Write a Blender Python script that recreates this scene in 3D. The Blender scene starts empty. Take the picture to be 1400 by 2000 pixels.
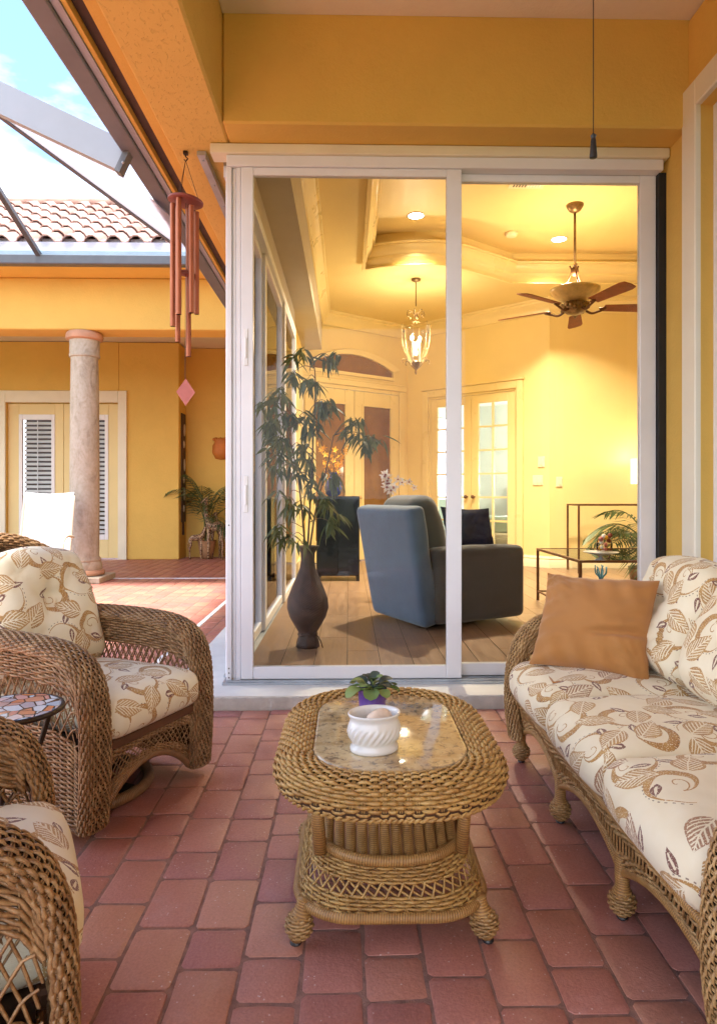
import bpy, bmesh, math, random
import numpy as np
from mathutils import Vector, Matrix
from mathutils.geometry import tessellate_polygon

random.seed(7)
RNG = np.random.default_rng(11)
PI = math.pi
scene = bpy.context.scene
COL = scene.collection

# ------------------------------------------------------------------ camera
F, EYE, CXP, HZN, YAW = 1300.0, 1.10, 707.0, 965.0, math.radians(1.2)
cam_d = bpy.data.cameras.new("camera")
cam = bpy.data.objects.new("camera", cam_d)
COL.objects.link(cam)
cam.location = (0, 0, EYE)
cam.rotation_euler = (PI / 2, 0, -YAW)
cam_d.sensor_fit = 'VERTICAL'
cam_d.sensor_height = 24.0
cam_d.lens = F / 2000.0 * 24.0
cam_d.shift_x = -(CXP - 700.0) / 2000.0
cam_d.shift_y = -(1000.0 - HZN) / 2000.0
cam_d.clip_start = 0.05
cam_d.clip_end = 2000
scene.camera = cam
SN, CN = math.sin(YAW), math.cos(YAW)

def ray(px, py):
    a = (px - CXP) / F
    b = (HZN - py) / F
    return Vector((a * CN + SN, CN - a * SN, b))

def at(px, py, Y):
    d = ray(px, py); t = Y / d.y
    return Vector((d.x * t, Y, EYE + d.z * t))

def on(px, py, z=0.0):
    d = ray(px, py); t = (z - EYE) / d.z
    return Vector((d.x * t, d.y * t, z))

# ------------------------------------------------------------------ sky, sun, exposure
SUN_DIR = Vector((0.03, -0.10, 0.99)).normalized()      # towards the sun
world = bpy.data.worlds.new("World"); scene.world = world
world.use_nodes = True
wn = world.node_tree; wn.nodes.clear()
w_out = wn.nodes.new('ShaderNodeOutputWorld')
w_bg = wn.nodes.new('ShaderNodeBackground'); w_bg.inputs['Strength'].default_value = 0.105
w_sky = wn.nodes.new('ShaderNodeTexSky'); w_sky.sky_type = 'NISHITA'; w_sky.sun_disc = False
w_sky.sun_elevation = math.asin(SUN_DIR.z)
w_sky.sun_rotation = math.atan2(SUN_DIR.x, SUN_DIR.y)
w_sky.air_density = 1.0; w_sky.dust_density = 0.3; w_sky.ozone_density = 4.0
w_tc = wn.nodes.new('ShaderNodeTexCoord')
w_map = wn.nodes.new('ShaderNodeMapping'); w_map.inputs['Scale'].default_value = (1.0, 1.0, 2.4)
w_map.inputs['Location'].default_value = (0.35, 0.1, 0.62)
w_noise = wn.nodes.new('ShaderNodeTexNoise'); w_noise.inputs['Scale'].default_value = 2.6
w_noise.inputs['Detail'].default_value = 7; w_noise.inputs['Roughness'].default_value = 0.55
w_ramp = wn.nodes.new('ShaderNodeValToRGB')
w_ramp.color_ramp.elements[0].position = 0.42; w_ramp.color_ramp.elements[0].color = (0, 0, 0, 1)
w_ramp.color_ramp.elements[1].position = 0.60; w_ramp.color_ramp.elements[1].color = (1, 1, 1, 1)
w_sep = wn.nodes.new('ShaderNodeSeparateXYZ')
w_h = wn.nodes.new('ShaderNodeMapRange')           # clouds gather towards the horizon all round
w_h.inputs['From Min'].default_value = 0.36; w_h.inputs['From Max'].default_value = 0.60
w_h.inputs['To Min'].default_value = 0.20; w_h.inputs['To Max'].default_value = -0.12
w_add = wn.nodes.new('ShaderNodeMath'); w_add.operation = 'ADD'
w_mix = wn.nodes.new('ShaderNodeMixRGB'); w_mix.inputs['Color2'].default_value = (6.0, 6.25, 6.8, 1)
L = wn.links.new
L(w_tc.outputs['Generated'], w_map.inputs['Vector']); L(w_map.outputs[0], w_noise.inputs['Vector'])
L(w_tc.outputs['Generated'], w_sep.inputs[0]); L(w_sep.outputs['Z'], w_h.inputs['Value'])
L(w_noise.outputs['Fac'], w_add.inputs[0]); L(w_h.outputs[0], w_add.inputs[1])
L(w_add.outputs[0], w_ramp.inputs['Fac']); L(w_ramp.outputs['Color'], w_mix.inputs['Fac'])
L(w_sky.outputs[0], w_mix.inputs['Color1']); L(w_mix.outputs[0], w_bg.inputs['Color'])
L(w_bg.outputs[0], w_out.inputs['Surface'])

sun_d = bpy.data.lights.new("sun", 'SUN'); sun_d.energy = 2.5; sun_d.angle = math.radians(8)
sun_d.color = (1.0, 0.95, 0.87)
sun = bpy.data.objects.new("sun", sun_d); COL.objects.link(sun)
sun.rotation_euler = SUN_DIR.to_track_quat('Z', 'Y').to_euler()

vs = scene.view_settings
vs.view_transform = 'Standard'; vs.look = 'None'; vs.gamma = 1.0; vs.use_curve_mapping = False
vs.exposure = 2.32
cy = scene.cycles
cy.use_denoising = True
cy.max_bounces = 10; cy.diffuse_bounces = 5; cy.glossy_bounces = 4; cy.transparent_max_bounces = 16
cy.transmission_bounces = 6
cy.caustics_reflective = False; cy.caustics_refractive = False
cy.sample_clamp_indirect = 6.0
cy.use_adaptive_sampling = True; cy.adaptive_threshold = 0.02

# ------------------------------------------------------------------ materials
class NT:
    """small wrapper round a node tree"""
    def __init__(s, name):
        s.mat = bpy.data.materials.new(name); s.mat.use_nodes = True
        s.t = s.mat.node_tree; s.t.nodes.clear()
        s.out = s.t.nodes.new('ShaderNodeOutputMaterial')
    def n(s, typ, ins=None, **props):
        nd = s.t.nodes.new(typ)
        for k, v in props.items(): setattr(nd, k, v)
        for k, v in (ins or {}).items(): s.put(nd.inputs[k], v)
        return nd
    def put(s, sock, v):
        if isinstance(v, bpy.types.NodeSocket): s.t.links.new(v, sock)
        elif isinstance(v, (tuple, list)) and len(v) == 3 and sock.type == 'RGBA': sock.default_value = (*v, 1)
        else: sock.default_value = v
    def m(s, op, a, b=0.0, c=0.0):
        nd = s.t.nodes.new('ShaderNodeMath'); nd.operation = op
        for i, v in enumerate((a, b, c)): s.put(nd.inputs[i], v)
        return nd.outputs[0]
    def vm(s, op, a, b=(0, 0, 0)):
        nd = s.t.nodes.new('ShaderNodeVectorMath'); nd.operation = op
        s.put(nd.inputs[0], a)
        if op == 'SCALE': s.put(nd.inputs['Scale'], b)
        else: s.put(nd.inputs[1], b)
        return nd.outputs[0]
    def mix(s, f, a, b, blend='MIX'):
        nd = s.t.nodes.new('ShaderNodeMixRGB'); nd.blend_type = blend
        s.put(nd.inputs[0], f); s.put(nd.inputs[1], a); s.put(nd.inputs[2], b)
        return nd.outputs[0]
    def ramp(s, f, stops):
        nd = s.t.nodes.new('ShaderNodeValToRGB'); s.put(nd.inputs[0], f)
        el = nd.color_ramp.elements
        while len(el) < len(stops): el.new(0.5)
        for e, (p, c) in zip(el, stops):
            e.position = p; e.color = (*c, 1) if len(c) == 3 else c
        return nd.outputs[0]
    def obj(s): return s.n('ShaderNodeTexCoord').outputs['Object']
    def uv(s): return s.n('ShaderNodeTexCoord').outputs['UV']
    def noise(s, vec, scale, detail=3, rough=0.5, dist=0.0):
        return s.n('ShaderNodeTexNoise', {'Vector': vec, 'Scale': scale, 'Detail': detail, 'Roughness': rough, 'Distortion': dist}).outputs['Fac']
    def scaled(s, vec, sc):
        return s.n('ShaderNodeMapping', {'Vector': vec, 'Scale': sc}).outputs[0]
    def bump(s, h, strength=0.3, dist=0.01, normal=None):
        ins = {'Height': h, 'Strength': strength, 'Distance': dist}
        if normal is not None: ins['Normal'] = normal
        return s.n('ShaderNodeBump', ins).outputs[0]
    def rnd(s): return s.n('ShaderNodeObjectInfo').outputs['Random']
    def bsdf(s, color, rough=0.6, metal=0.0, normal=None, **kw):
        ins = {'Base Color': color, 'Roughness': rough, 'Metallic': metal}
        if normal is not None: ins['Normal'] = normal
        for k, v in kw.items(): ins[k.replace('_', ' ')] = v
        p = s.n('ShaderNodeBsdfPrincipled', ins)
        s.t.links.new(p.outputs[0], s.out.inputs['Surface'])
        return p

M = {}
def simple(name, c, rough=0.6, metal=0.0, var=0.12, vs_=6.0, bump=0.0, bs=60.0, bd=0.003, **kw):
    """paint / fabric / metal with gentle mottling and fine relief"""
    t = NT(name); o = t.obj()
    f = t.noise(o, vs_, 4, 0.6)
    dark = tuple(x * (1 - var) for x in c); light = tuple(min(1, x * (1 + var * 0.6)) for x in c)
    col = t.ramp(f, [(0.3, dark), (0.7, light)])
    nrm = None
    if bump > 0: nrm = t.bump(t.noise(o, bs, 4, 0.6), bump, bd)
    rr = t.m('ADD', t.m('MULTIPLY', t.m('SUBTRACT', t.noise(o, vs_ * 2.3, 3), 0.5), 0.18), rough)
    t.bsdf(col, rr, metal, nrm, **kw)
    M[name] = t.mat
    return t.mat

def stucco(name, c, knock=True, tone=0.9):
    t = NT(name); o = t.obj()
    big = t.noise(o, 1.3, 4, 0.6)
    col = t.ramp(big, [(0.25, tuple(x * tone for x in c)), (0.75, c)])
    n1 = t.noise(o, 55, 5, 0.65)
    if knock:   # knock-down texture: flat skin with torn pits
        n2 = t.noise(t.scaled(o, (1.0, 0.55, 1.0)), 58, 3, 0.55, 0.6)
        pits = t.ramp(n2, [(0.34, (0, 0, 0)), (0.43, (1, 1, 1))])
        col = t.mix(t.m('MULTIPLY', t.m('SUBTRACT', 1.0, pits), 0.16), col, tuple(x * 0.55 for x in c))
        h = t.m('ADD', t.m('MULTIPLY', n1, 0.25), pits)
        nrm = t.bump(h, 0.55, 0.006)
    else:
        n3 = t.noise(o, 24, 4, 0.6)
        col = t.mix(t.m('MULTIPLY', t.ramp(t.noise(o, 4.5, 6, 0.7), [(0.45, (0, 0, 0)), (0.75, (1, 1, 1))]), 0.16), col, tuple(x * 0.7 for x in c))
        nrm = t.bump(t.m('ADD', n1, n3), 0.5, 0.005)
    t.bsdf(col, 0.85, 0, nrm, **{'Specular_IOR_Level': 0.25})
    M[name] = t.mat

stucco('stucco', (0.79, 0.55, 0.165))
stucco('stucco_smooth', (0.79, 0.52, 0.130), knock=False)
stucco('ceiling_paint', (0.80, 0.74, 0.60), knock=False, tone=0.95)
simple('room_paint', (0.80, 0.64, 0.285), 0.5, var=0.05, vs_=1.2, bump=0.08, bs=90)
simple('room_soffit', (0.50, 0.44, 0.34), 0.6, var=0.04)  # grey of daylight on the undersides put into the paint
simple('trim_cream', (0.82, 0.72, 0.48), 0.4, var=0.04, vs_=2)
simple('trim_gold', (0.80, 0.65, 0.31), 0.30, var=0.04, vs_=2)
simple('casing_white', (0.83, 0.79, 0.66), 0.45, var=0.05, vs_=3)
simple('white_alu', (0.80, 0.81, 0.84), 0.32, var=0.05, vs_=3)
simple('white_paint', (0.82, 0.82, 0.81), 0.45, var=0.04)
simple('cream_trim', (0.80, 0.74, 0.55), 0.5, var=0.06, vs_=4)
simple('black_gap', (0.012, 0.011, 0.010), 0.7)
simple('black_plastic', (0.015, 0.015, 0.017), 0.35)
simple('cage_bronze', (0.16, 0.165, 0.18), 0.45, 0.0, var=0.12, vs_=5)
simple('cage_grey', (0.36, 0.39, 0.44), 0.4, var=0.08, vs_=3)
simple('gutter_dark', (0.10, 0.11, 0.125), 0.4)
simple('drip_blue', (0.33, 0.44, 0.52), 0.35)
simple('flashing', (0.55, 0.52, 0.57), 0.6, var=0.12, vs_=4)
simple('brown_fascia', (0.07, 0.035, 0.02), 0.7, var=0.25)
simple('galvanised', (0.50, 0.54, 0.58), 0.38, 0.6, var=0.15, vs_=9)
simple('terracotta', (0.56, 0.31, 0.19), 0.7, var=0.15, bump=0.1)
simple('terracotta_orange', (0.62, 0.20, 0.03), 0.6, var=0.2)
simple('copper', (0.38, 0.115, 0.050), 0.36, 0.6, var=0.15, vs_=8)
simple('red_wood', (0.25, 0.05, 0.032), 0.5, var=0.2, vs_=12)
simple('pink_wood', (0.62, 0.20, 0.18), 0.5, var=0.1, vs_=12)
simple('dark_metal', (0.05, 0.035, 0.025), 0.4, 0.7)
simple('bronze_gold', (0.23, 0.14, 0.055), 0.38, 0.55, var=0.35, vs_=40)
simple('brass', (0.62, 0.42, 0.16), 0.3, 0.9)
simple('brown_iron', (0.14, 0.06, 0.025), 0.5, 0.3, var=0.3)
simple('blade_wood', (0.25, 0.070, 0.018), 0.75, var=0.25, vs_=10)
simple('candle', (0.85, 0.78, 0.6), 0.5)
simple('amber_glass', (0.60, 0.46, 0.20), 0.3, var=0.25, vs_=14)
simple('brown_glass', (0.25, 0.12, 0.028), 0.08, var=0.3, vs_=2, Specular_IOR_Level=0.6)
simple('black_lacquer', (0.006, 0.006, 0.012), 0.08, var=0.05, Specular_IOR_Level=0.35)
simple('cobalt', (0.01, 0.02, 0.22), 0.12, Coat_Weight=0.5)
simple('navy_fabric', (0.012, 0.012, 0.03), 0.9, bump=0.2, bs=300)
simple('chair_fabric_daylit', (0.058, 0.098, 0.155), 0.72, var=0.14, vs_=5, bump=0.25, bs=260, bd=0.002, Sheen_Weight=0.25)  # blue of daylight on the chair back put into the fabric colour
simple('cushion_grey_arm_shade', (0.052, 0.052, 0.050), 0.9, var=0.12, bump=0.2, bs=260, bd=0.002, Sheen_Weight=0.3)  # cushion grey; on the arms, the chair fabric with shade in its colour
simple('rust_fabric', (0.40, 0.175, 0.045), 0.85, var=0.10, vs_=5, bump=0.3, bs=420, bd=0.0015, Sheen_Weight=0.2)
simple('sling_white', (0.50, 0.51, 0.53), 0.7, bump=0.1, bs=300)
simple('taupe_metal', (0.55, 0.47, 0.36), 0.4)
simple('purple_glaze', (0.13, 0.065, 0.36), 0.25, var=0.08, Coat_Weight=0.4)
simple('white_ceramic', (0.70, 0.69, 0.67), 0.22, var=0.03, Coat_Weight=0.4)
simple('shell', (0.74, 0.58, 0.44), 0.5, var=0.25, vs_=30, bump=0.2)
simple('soil', (0.03, 0.02, 0.012), 0.95, bump=0.6, bs=120, bd=0.01)
simple('stem_green', (0.16, 0.17, 0.05), 0.6, var=0.3)
simple('bamboo_stem', (0.13, 0.075, 0.03), 0.6, var=0.4, vs_=14)
simple('petal_yellow', (0.85, 0.42, 0.015), 0.6, var=0.25, vs_=30)
simple('petal_white', (0.84, 0.80, 0.72), 0.6, var=0.06)
simple('coral_blue', (0.03, 0.16, 0.24), 0.5)
simple('bed_white', (0.80, 0.80, 0.78), 0.9, var=0.05)
simple('bed_green', (0.30, 0.38, 0.36), 0.9)
simple('bed_grey', (0.40, 0.38, 0.35), 0.9)
simple('bedroom_wall', (0.58, 0.64, 0.62), 0.7, var=0.03)
simple('threshold_white', (0.84, 0.82, 0.75), 0.6, var=0.10, vs_=4, bump=0.12, bs=120)
simple('curb_concrete', (0.56, 0.51, 0.44), 0.9, var=0.22, vs_=9, bump=0.7, bs=90, bd=0.006)
simple('joint_sand', (0.30, 0.155, 0.115), 0.98, var=0.35, vs_=30, bump=0.6, bs=220, bd=0.004)
simple('lawn_ground', (0.10, 0.12, 0.05), 0.95, var=0.3)
simple('white_strip', (0.80, 0.80, 0.80), 0.5)
simple('roof_deck', (0.30, 0.20, 0.16), 0.9)
simple('lamp_base', (0.35, 0.42, 0.45), 0.1, var=0.3, vs_=12)
simple('rock_grey', (0.45, 0.45, 0.43), 0.85, var=0.3, bump=0.4)
simple('basket', (0.42, 0.22, 0.10), 0.8, var=0.3, vs_=40, bump=0.6, bs=120)

def make_materials():
    # ---- pavers
    t = NT('paver'); o = t.obj()
    tint = t.n('ShaderNodeAttribute', attribute_name='tint').outputs['Fac']
    k = t.m('FRACT', t.m('ADD', tint, t.m('MULTIPLY', t.rnd(), 7.31)))
    col = t.ramp(k, [(0.0, (0.53, 0.185, 0.130)), (0.25, (0.40, 0.120, 0.100)), (0.5, (0.57, 0.225, 0.140)),
                     (0.7, (0.37, 0.115, 0.108)), (0.88, (0.62, 0.28, 0.160)), (1.0, (0.48, 0.16, 0.130))])
    geo = t.n('ShaderNodeNewGeometry').outputs['Position']
    cloud = t.noise(geo, 3.2, 4, 0.6)
    col = t.mix(t.m('MULTIPLY', cloud, 0.4), col, (0.52, 0.225, 0.175))
    fine = t.noise(geo, 140, 3, 0.7)
    col = t.mix(0.35, col, t.ramp(fine, [(0.3, (0.16, 0.06, 0.05)), (0.7, (0.50, 0.25, 0.19))]))
    sp = t.n('ShaderNodeTexVoronoi', {'Vector': geo, 'Scale': 62.0}, feature='F1')
    spk = t.m('MULTIPLY', t.m('LESS_THAN', sp.outputs['Distance'], 0.13), t.m('GREATER_THAN', t.noise(geo, 9.0, 2), 0.52))
    col = t.mix(t.m('MULTIPLY', spk, 0.75), col, (0.66, 0.52, 0.46))
    eff = t.ramp(t.noise(geo, 7.5, 5, 0.7), [(0.55, (0, 0, 0)), (0.8, (1, 1, 1))])
    col = t.mix(t.m('MULTIPLY', eff, 0.22), col, (0.55, 0.40, 0.36))
    nrm = t.bump(t.m('ADD', fine, t.m('MULTIPLY', t.noise(geo, 32, 4), 1.4)), 0.35, 0.004)
    t.bsdf(col, t.m('ADD', 0.30, t.m('MULTIPLY', cloud, 0.35)), 0, nrm)
    M['paver'] = t.mat

    # ---- wicker, two tones
    for nm, a, b, c in (('wicker_honey', (0.50, 0.275, 0.078), (0.31, 0.145, 0.036), (0.66, 0.42, 0.14)),
                        ('wicker_brown', (0.31, 0.160, 0.062), (0.16, 0.072, 0.026), (0.52, 0.32, 0.15)),
                        ('wicker_tan', (0.44, 0.245, 0.088), (0.25, 0.125, 0.040), (0.62, 0.40, 0.17))):
        t = NT(nm); o = t.obj()
        f = t.noise(o, 22, 4, 0.65); g = t.noise(t.scaled(o, (1, 1, 1)), 180, 3, 0.7)
        col = t.ramp(f, [(0.32, b), (0.5, a), (0.68, c)])
        col = t.mix(0.34, col, t.ramp(g, [(0.38, tuple(x * 0.4 for x in b)), (0.65, c)]))
        nrm = t.bump(g, 0.25, 0.001)
        t.bsdf(col, t.m('ADD', 0.36, t.m('MULTIPLY', f, 0.18)), 0, nrm)
        M[nm] = t.mat
    simple('wicker_core', (0.075, 0.034, 0.012), 0.85, var=0.3, vs_=30)
    # cane wound round a rod
    for nm, a, b in (('wrap_honey', (0.50, 0.275, 0.085), (0.20, 0.09, 0.026)), ('wrap_brown', (0.36, 0.19, 0.08), (0.15, 0.07, 0.028))):
        t = NT(nm); u = t.uv()
        su = t.n('ShaderNodeSeparateXYZ', {0: u})
        ph = t.m('ADD', t.m('MULTIPLY', su.outputs['X'], 2 * PI / 0.0062), t.m('MULTIPLY', su.outputs['Y'], 2 * PI))
        w = t.m('ADD', 0.5, t.m('MULTIPLY', 0.5, t.m('SINE', ph)))
        col = t.mix(w, b, a)
        col = t.mix(0.25, col, t.ramp(t.noise(t.obj(), 30, 3), [(0.3, b), (0.7, tuple(min(1, x * 1.35) for x in a))]))
        t.bsdf(col, 0.42, 0, t.bump(w, 0.6, 0.002))
        M[nm] = t.mat

    # ---- floral print: scrolling stems, veined leaves and dark buds on cream cloth
    t = NT('floral_cloth'); uv0 = t.uv()
    off = t.n('ShaderNodeCombineXYZ', {0: t.m('MULTIPLY', t.rnd(), 5.3), 1: t.m('MULTIPLY', t.rnd(), 3.7), 2: 0.0}).outputs[0]
    uvr = t.vm('ADD', uv0, off)
    wob = t.n('ShaderNodeTexNoise', {'Vector': uvr, 'Scale': 9.0, 'Detail': 1.0}).outputs['Color']
    uv = t.vm('ADD', uvr, t.vm('SCALE', t.vm('SUBTRACT', wob, (0.5, 0.5, 0.5)), 0.030))
    def cells(cell, rand, shift):
        v = t.vm('ADD', uv, shift)
        vo = t.n('ShaderNodeTexVoronoi', {'Vector': v, 'Scale': 1.0 / cell, 'Randomness': rand}, voronoi_dimensions='2D', feature='F1')
        loc = t.vm('SUBTRACT', v, vo.outputs['Position'])
        sp_ = t.n('ShaderNodeSeparateXYZ', {0: loc}); cl = t.n('ShaderNodeSeparateColor', {0: vo.outputs['Color']})
        x, y = sp_.outputs['X'], sp_.outputs['Y']
        ang = t.m('MULTIPLY', cl.outputs[0], 2 * PI)
        c_, s_ = t.m('COSINE', ang), t.m('SINE', ang)
        xr = t.m('ADD', t.m('MULTIPLY', x, c_), t.m('MULTIPLY', y, s_))
        yr = t.m('SUBTRACT', t.m('MULTIPLY', y, c_), t.m('MULTIPLY', x, s_))
        return xr, yr, cl.outputs[1], cl.outputs[2]
    def leaf(x, y, Ln, W, pitch, slash=False):
        tt = t.m('DIVIDE', x, Ln)
        w = t.m('MULTIPLY', t.m('SUBTRACT', 1.0, t.m('MULTIPLY', tt, tt)), t.m('SUBTRACT', W, t.m('MULTIPLY', tt, W * 0.45)))
        ay = t.m('ABSOLUTE', y)
        ratio = t.m('DIVIDE', ay, t.m('MAXIMUM', w, 0.0002))
        inside = t.m('MULTIPLY', t.m('LESS_THAN', ratio, 1.0), t.m('LESS_THAN', t.m('ABSOLUTE', tt), 1.0))
        st = t.m('GREATER_THAN', t.m('SINE', t.m('MULTIPLY', t.m('SUBTRACT', t.m('MULTIPLY', ay, 1.5), x), 2 * PI / pitch)), -0.35)
        edge = t.m('GREATER_THAN', ratio, 0.82)
        if slash: ink = t.m('MAXIMUM', t.m('GREATER_THAN', ratio, 0.26), t.m('GREATER_THAN', t.m('ABSOLUTE', tt), 0.6))
        else: ink = t.m('MULTIPLY', t.m('MAXIMUM', st, edge), t.m('GREATER_THAN', ay, W * 0.05))
        return inside, t.m('MULTIPLY', inside, ink)
    fleck = t.m('GREATER_THAN', t.noise(uvr, 260, 2, 0.6), 0.40)
    # stems
    sx, sy, sg, sb = cells(0.185, 0.5, (0.37, 1.13, 0))
    r = t.m('SQRT', t.m('ADD', t.m('MULTIPLY', sx, sx), t.m('MULTIPLY', sy, sy)))
    q = t.m('DIVIDE', t.m('ADD', t.m('ARCTAN2', sy, sx), PI), 2 * PI)
    def spiral(R0, R1, wmax):
        dd = t.m('ABSOLUTE', t.m('SUBTRACT', r, t.m('ADD', R0, t.m('MULTIPLY', q, R1))))
        ww = t.m('ADD', 0.0013, t.m('MULTIPLY', t.m('POWER', t.m('SINE', t.m('MULTIPLY', q, PI)), 3.0), wmax))
        return t.m('LESS_THAN', dd, ww)
    stem = spiral(0.028, 0.056, 0.0120)
    dd2 = t.m('ABSOLUTE', t.m('SUBTRACT', r, t.m('ADD', 0.041, t.m('MULTIPLY', q, 0.050))))
    dots = t.m('MULTIPLY', t.m('LESS_THAN', dd2, 0.0016), t.m('GREATER_THAN', t.m('SINE', t.m('MULTIPLY', q, 2 * PI * 34)), 0.35))
    dots = t.m('MULTIPLY', dots, t.m('GREATER_THAN', q, 0.45))
    curl = t.m('LESS_THAN', t.m('ABSOLUTE', t.m('SUBTRACT', r, t.m('MULTIPLY', t.m('SUBTRACT', 1.0, q), 0.030))), 0.0017)
    stem = t.m('MULTIPLY', t.m('MAXIMUM', stem, curl), fleck)
    # leaves
    lx, ly, lg, lb = cells(0.128, 0.55, (0.0, 0.0, 0))
    in1, ink1 = leaf(lx, ly, 0.061, 0.035, 0.0160)
    show1 = t.m('GREATER_THAN', lg, 0.10)
    in1 = t.m('MULTIPLY', in1, show1); ink1 = t.m('MULTIPLY', t.m('MULTIPLY', ink1, show1), fleck)
    bx, by_, bg, bb = cells(0.112, 0.75, (0.71, 0.29, 0))
    in2, ink2 = leaf(bx, by_, 0.0265, 0.0125, 0.034, True)
    show2 = t.m('GREATER_THAN', bg, 0.40)
    in2 = t.m('MULTIPLY', t.m('MULTIPLY', in2, show2), t.m('SUBTRACT', 1.0, in1))
    ink2 = t.m('MULTIPLY', ink2, t.m('MULTIPLY', show2, fleck))
    cream = t.ramp(t.noise(uvr, 14, 4), [(0.3, (0.75, 0.66, 0.465)), (0.7, (0.80, 0.725, 0.54))])
    thread = t.m('SINE', t.m('MULTIPLY', t.n('ShaderNodeSeparateXYZ', {0: uv0}).outputs['X'], 2 * PI / 0.0032))
    cream = t.mix(t.m('MULTIPLY', t.m('ADD', thread, 1.0), 0.035), cream, (0.55, 0.46, 0.33))
    tan = t.ramp(t.noise(uvr, 26, 3), [(0.3, (0.33, 0.145, 0.024)), (0.7, (0.48, 0.26, 0.055))])
    col = t.mix(t.m('MULTIPLY', stem, 0.95), cream, tan)
    col = t.mix(t.m('MULTIPLY', dots, 0.8), col, (0.16, 0.09, 0.06))
    col = t.mix(t.m('MAXIMUM', in1, in2), col, cream)
    lc = t.mix(t.m('GREATER_THAN', lb, 0.80), tan, (0.30, 0.13, 0.055))
    col = t.mix(t.m('MULTIPLY', ink1, 0.9), col, lc)
    col = t.mix(t.m('MULTIPLY', t.m('MULTIPLY', ink2, in2), 0.95), col, (0.155, 0.045, 0.032))
    nrm = t.bump(t.m('ADD', thread, t.m('MULTIPLY', t.noise(uvr, 220, 2), 1.5)), 0.18, 0.001)
    nrm = t.bump(t.noise(uvr, 11, 3, 0.55), 0.22, 0.012, nrm)
    t.bsdf(col, 0.85, 0, nrm, Sheen_Weight=0.15)
    M['floral_cloth'] = t.mat

    # ---- granite
    t = NT('granite'); o = t.obj()
    a = t.noise(o, 11, 6, 0.62, 0.8); b = t.noise(o, 38, 5, 0.7, 0.4); c = t.noise(o, 120, 3, 0.7)
    col = t.ramp(a, [(0.28, (0.22, 0.14, 0.07)), (0.42, (0.47, 0.33, 0.165)), (0.55, (0.60, 0.47, 0.27)), (0.75, (0.44, 0.27, 0.10))])
    col = t.mix(t.ramp(b, [(0.52, (0, 0, 0)), (0.62, (0.85, 0.85, 0.85))]), col, (0.15, 0.11, 0.08))
    col = t.mix(t.ramp(c, [(0.60, (0, 0, 0)), (0.72, (0.7, 0.7, 0.7))]), col, (0.75, 0.68, 0.55))
    t.bsdf(col, 0.10, 0, None, Coat_Weight=0.6, Coat_Roughness=0.05)
    M['granite'] = t.mat

    # ---- floor planks
    t = NT('floor_wood'); o = t.obj()
    k = t.rnd()
    sh = t.vm('ADD', o, t.n('ShaderNodeCombineXYZ', {0: t.m('MULTIPLY', k, 9.0), 1: t.m('MULTIPLY', k, 23.0), 2: 0.0}).outputs[0])
    g = t.noise(t.scaled(sh, (14, 1.2, 1)), 2.2, 6, 0.62, 1.2)
    col = t.ramp(g, [(0.3, (0.17, 0.100, 0.058)), (0.55, (0.265, 0.165, 0.098)), (0.75, (0.34, 0.225, 0.145))])
    col = t.mix(t.m('MULTIPLY', k, 0.35), col, (0.22, 0.13, 0.075))
    t.bsdf(col, t.m('ADD', 0.24, t.m('MULTIPLY', g, 0.22)), 0, t.bump(g, 0.12, 0.002))
    M['floor_wood'] = t.mat

    # ---- clear panes: mirror by Fresnel over straight-through light
    def pane(nm, tint, ior=1.45, rough=0.0, extra=0.0):
        t = NT(nm)
        fr = t.n('ShaderNodeFresnel', {'IOR': ior}).outputs[0]
        tr = t.n('ShaderNodeBsdfTransparent', {'Color': tint}).outputs[0]
        gl = t.n('ShaderNodeBsdfGlossy', {'Color': (0.95, 0.97, 1.0), 'Roughness': rough}).outputs[0]
        mx = t.n('ShaderNodeMixShader', {0: t.m('MINIMUM', t.m('ADD', fr, extra), 1.0), 1: tr, 2: gl})
        t.t.links.new(mx.outputs[0], t.out.inputs['Surface']); M[nm] = t.mat
    pane('clear_glass', (0.98, 0.985, 0.98), 1.20)
    pane('lantern_glass', (0.96, 0.94, 0.88), 1.4)
    pane('table_glass', (0.92, 0.96, 0.94), 1.45)
    # insect screen: fine mesh that lets two thirds of the light through
    t = NT('screen_mesh')
    tr = t.n('ShaderNodeBsdfTransparent').outputs[0]
    df = t.n('ShaderNodeBsdfDiffuse', {'Color': (0.60, 0.60, 0.66)}).outputs[0]
    tl = t.n('ShaderNodeBsdfTranslucent', {'Color': (0.60, 0.60, 0.66)}).outputs[0]
    mm = t.n('ShaderNodeMixShader', {0: 0.5, 1: df, 2: tl}).outputs[0]
    mx = t.n('ShaderNodeMixShader', {0: 0.62, 1: tr, 2: mm})
    t.t.links.new(mx.outputs[0], t.out.inputs['Surface']); M['screen_mesh'] = t.mat

    # ---- column of mottled cast stone
    t = NT('column_stone'); o = t.obj()
    a = t.noise(t.scaled(o, (1, 1, 0.45)), 5.5, 6, 0.65, 1.5); b = t.noise(o, 24, 4, 0.6)
    col = t.ramp(a, [(0.30, (0.22, 0.19, 0.14)), (0.46, (0.42, 0.37, 0.27)), (0.60, (0.52, 0.47, 0.36)), (0.8, (0.33, 0.30, 0.25))])
    col = t.mix(0.25, col, t.ramp(b, [(0.3, (0.36, 0.22, 0.12)), (0.7, (0.66, 0.60, 0.5))]))
    t.bsdf(col, 0.6, 0, t.bump(b, 0.15, 0.004)); M['column_stone'] = t.mat

    # ---- roof tiles
    t = NT('clay_tile'); o = t.n('ShaderNodeNewGeometry').outputs['Position']
    k = t.rnd()
    col = t.ramp(k, [(0.0, (0.40, 0.235, 0.185)), (0.5, (0.46, 0.31, 0.26)), (1.0, (0.34, 0.18, 0.13))])
    s_ = t.noise(o, 16, 5, 0.7)
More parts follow.
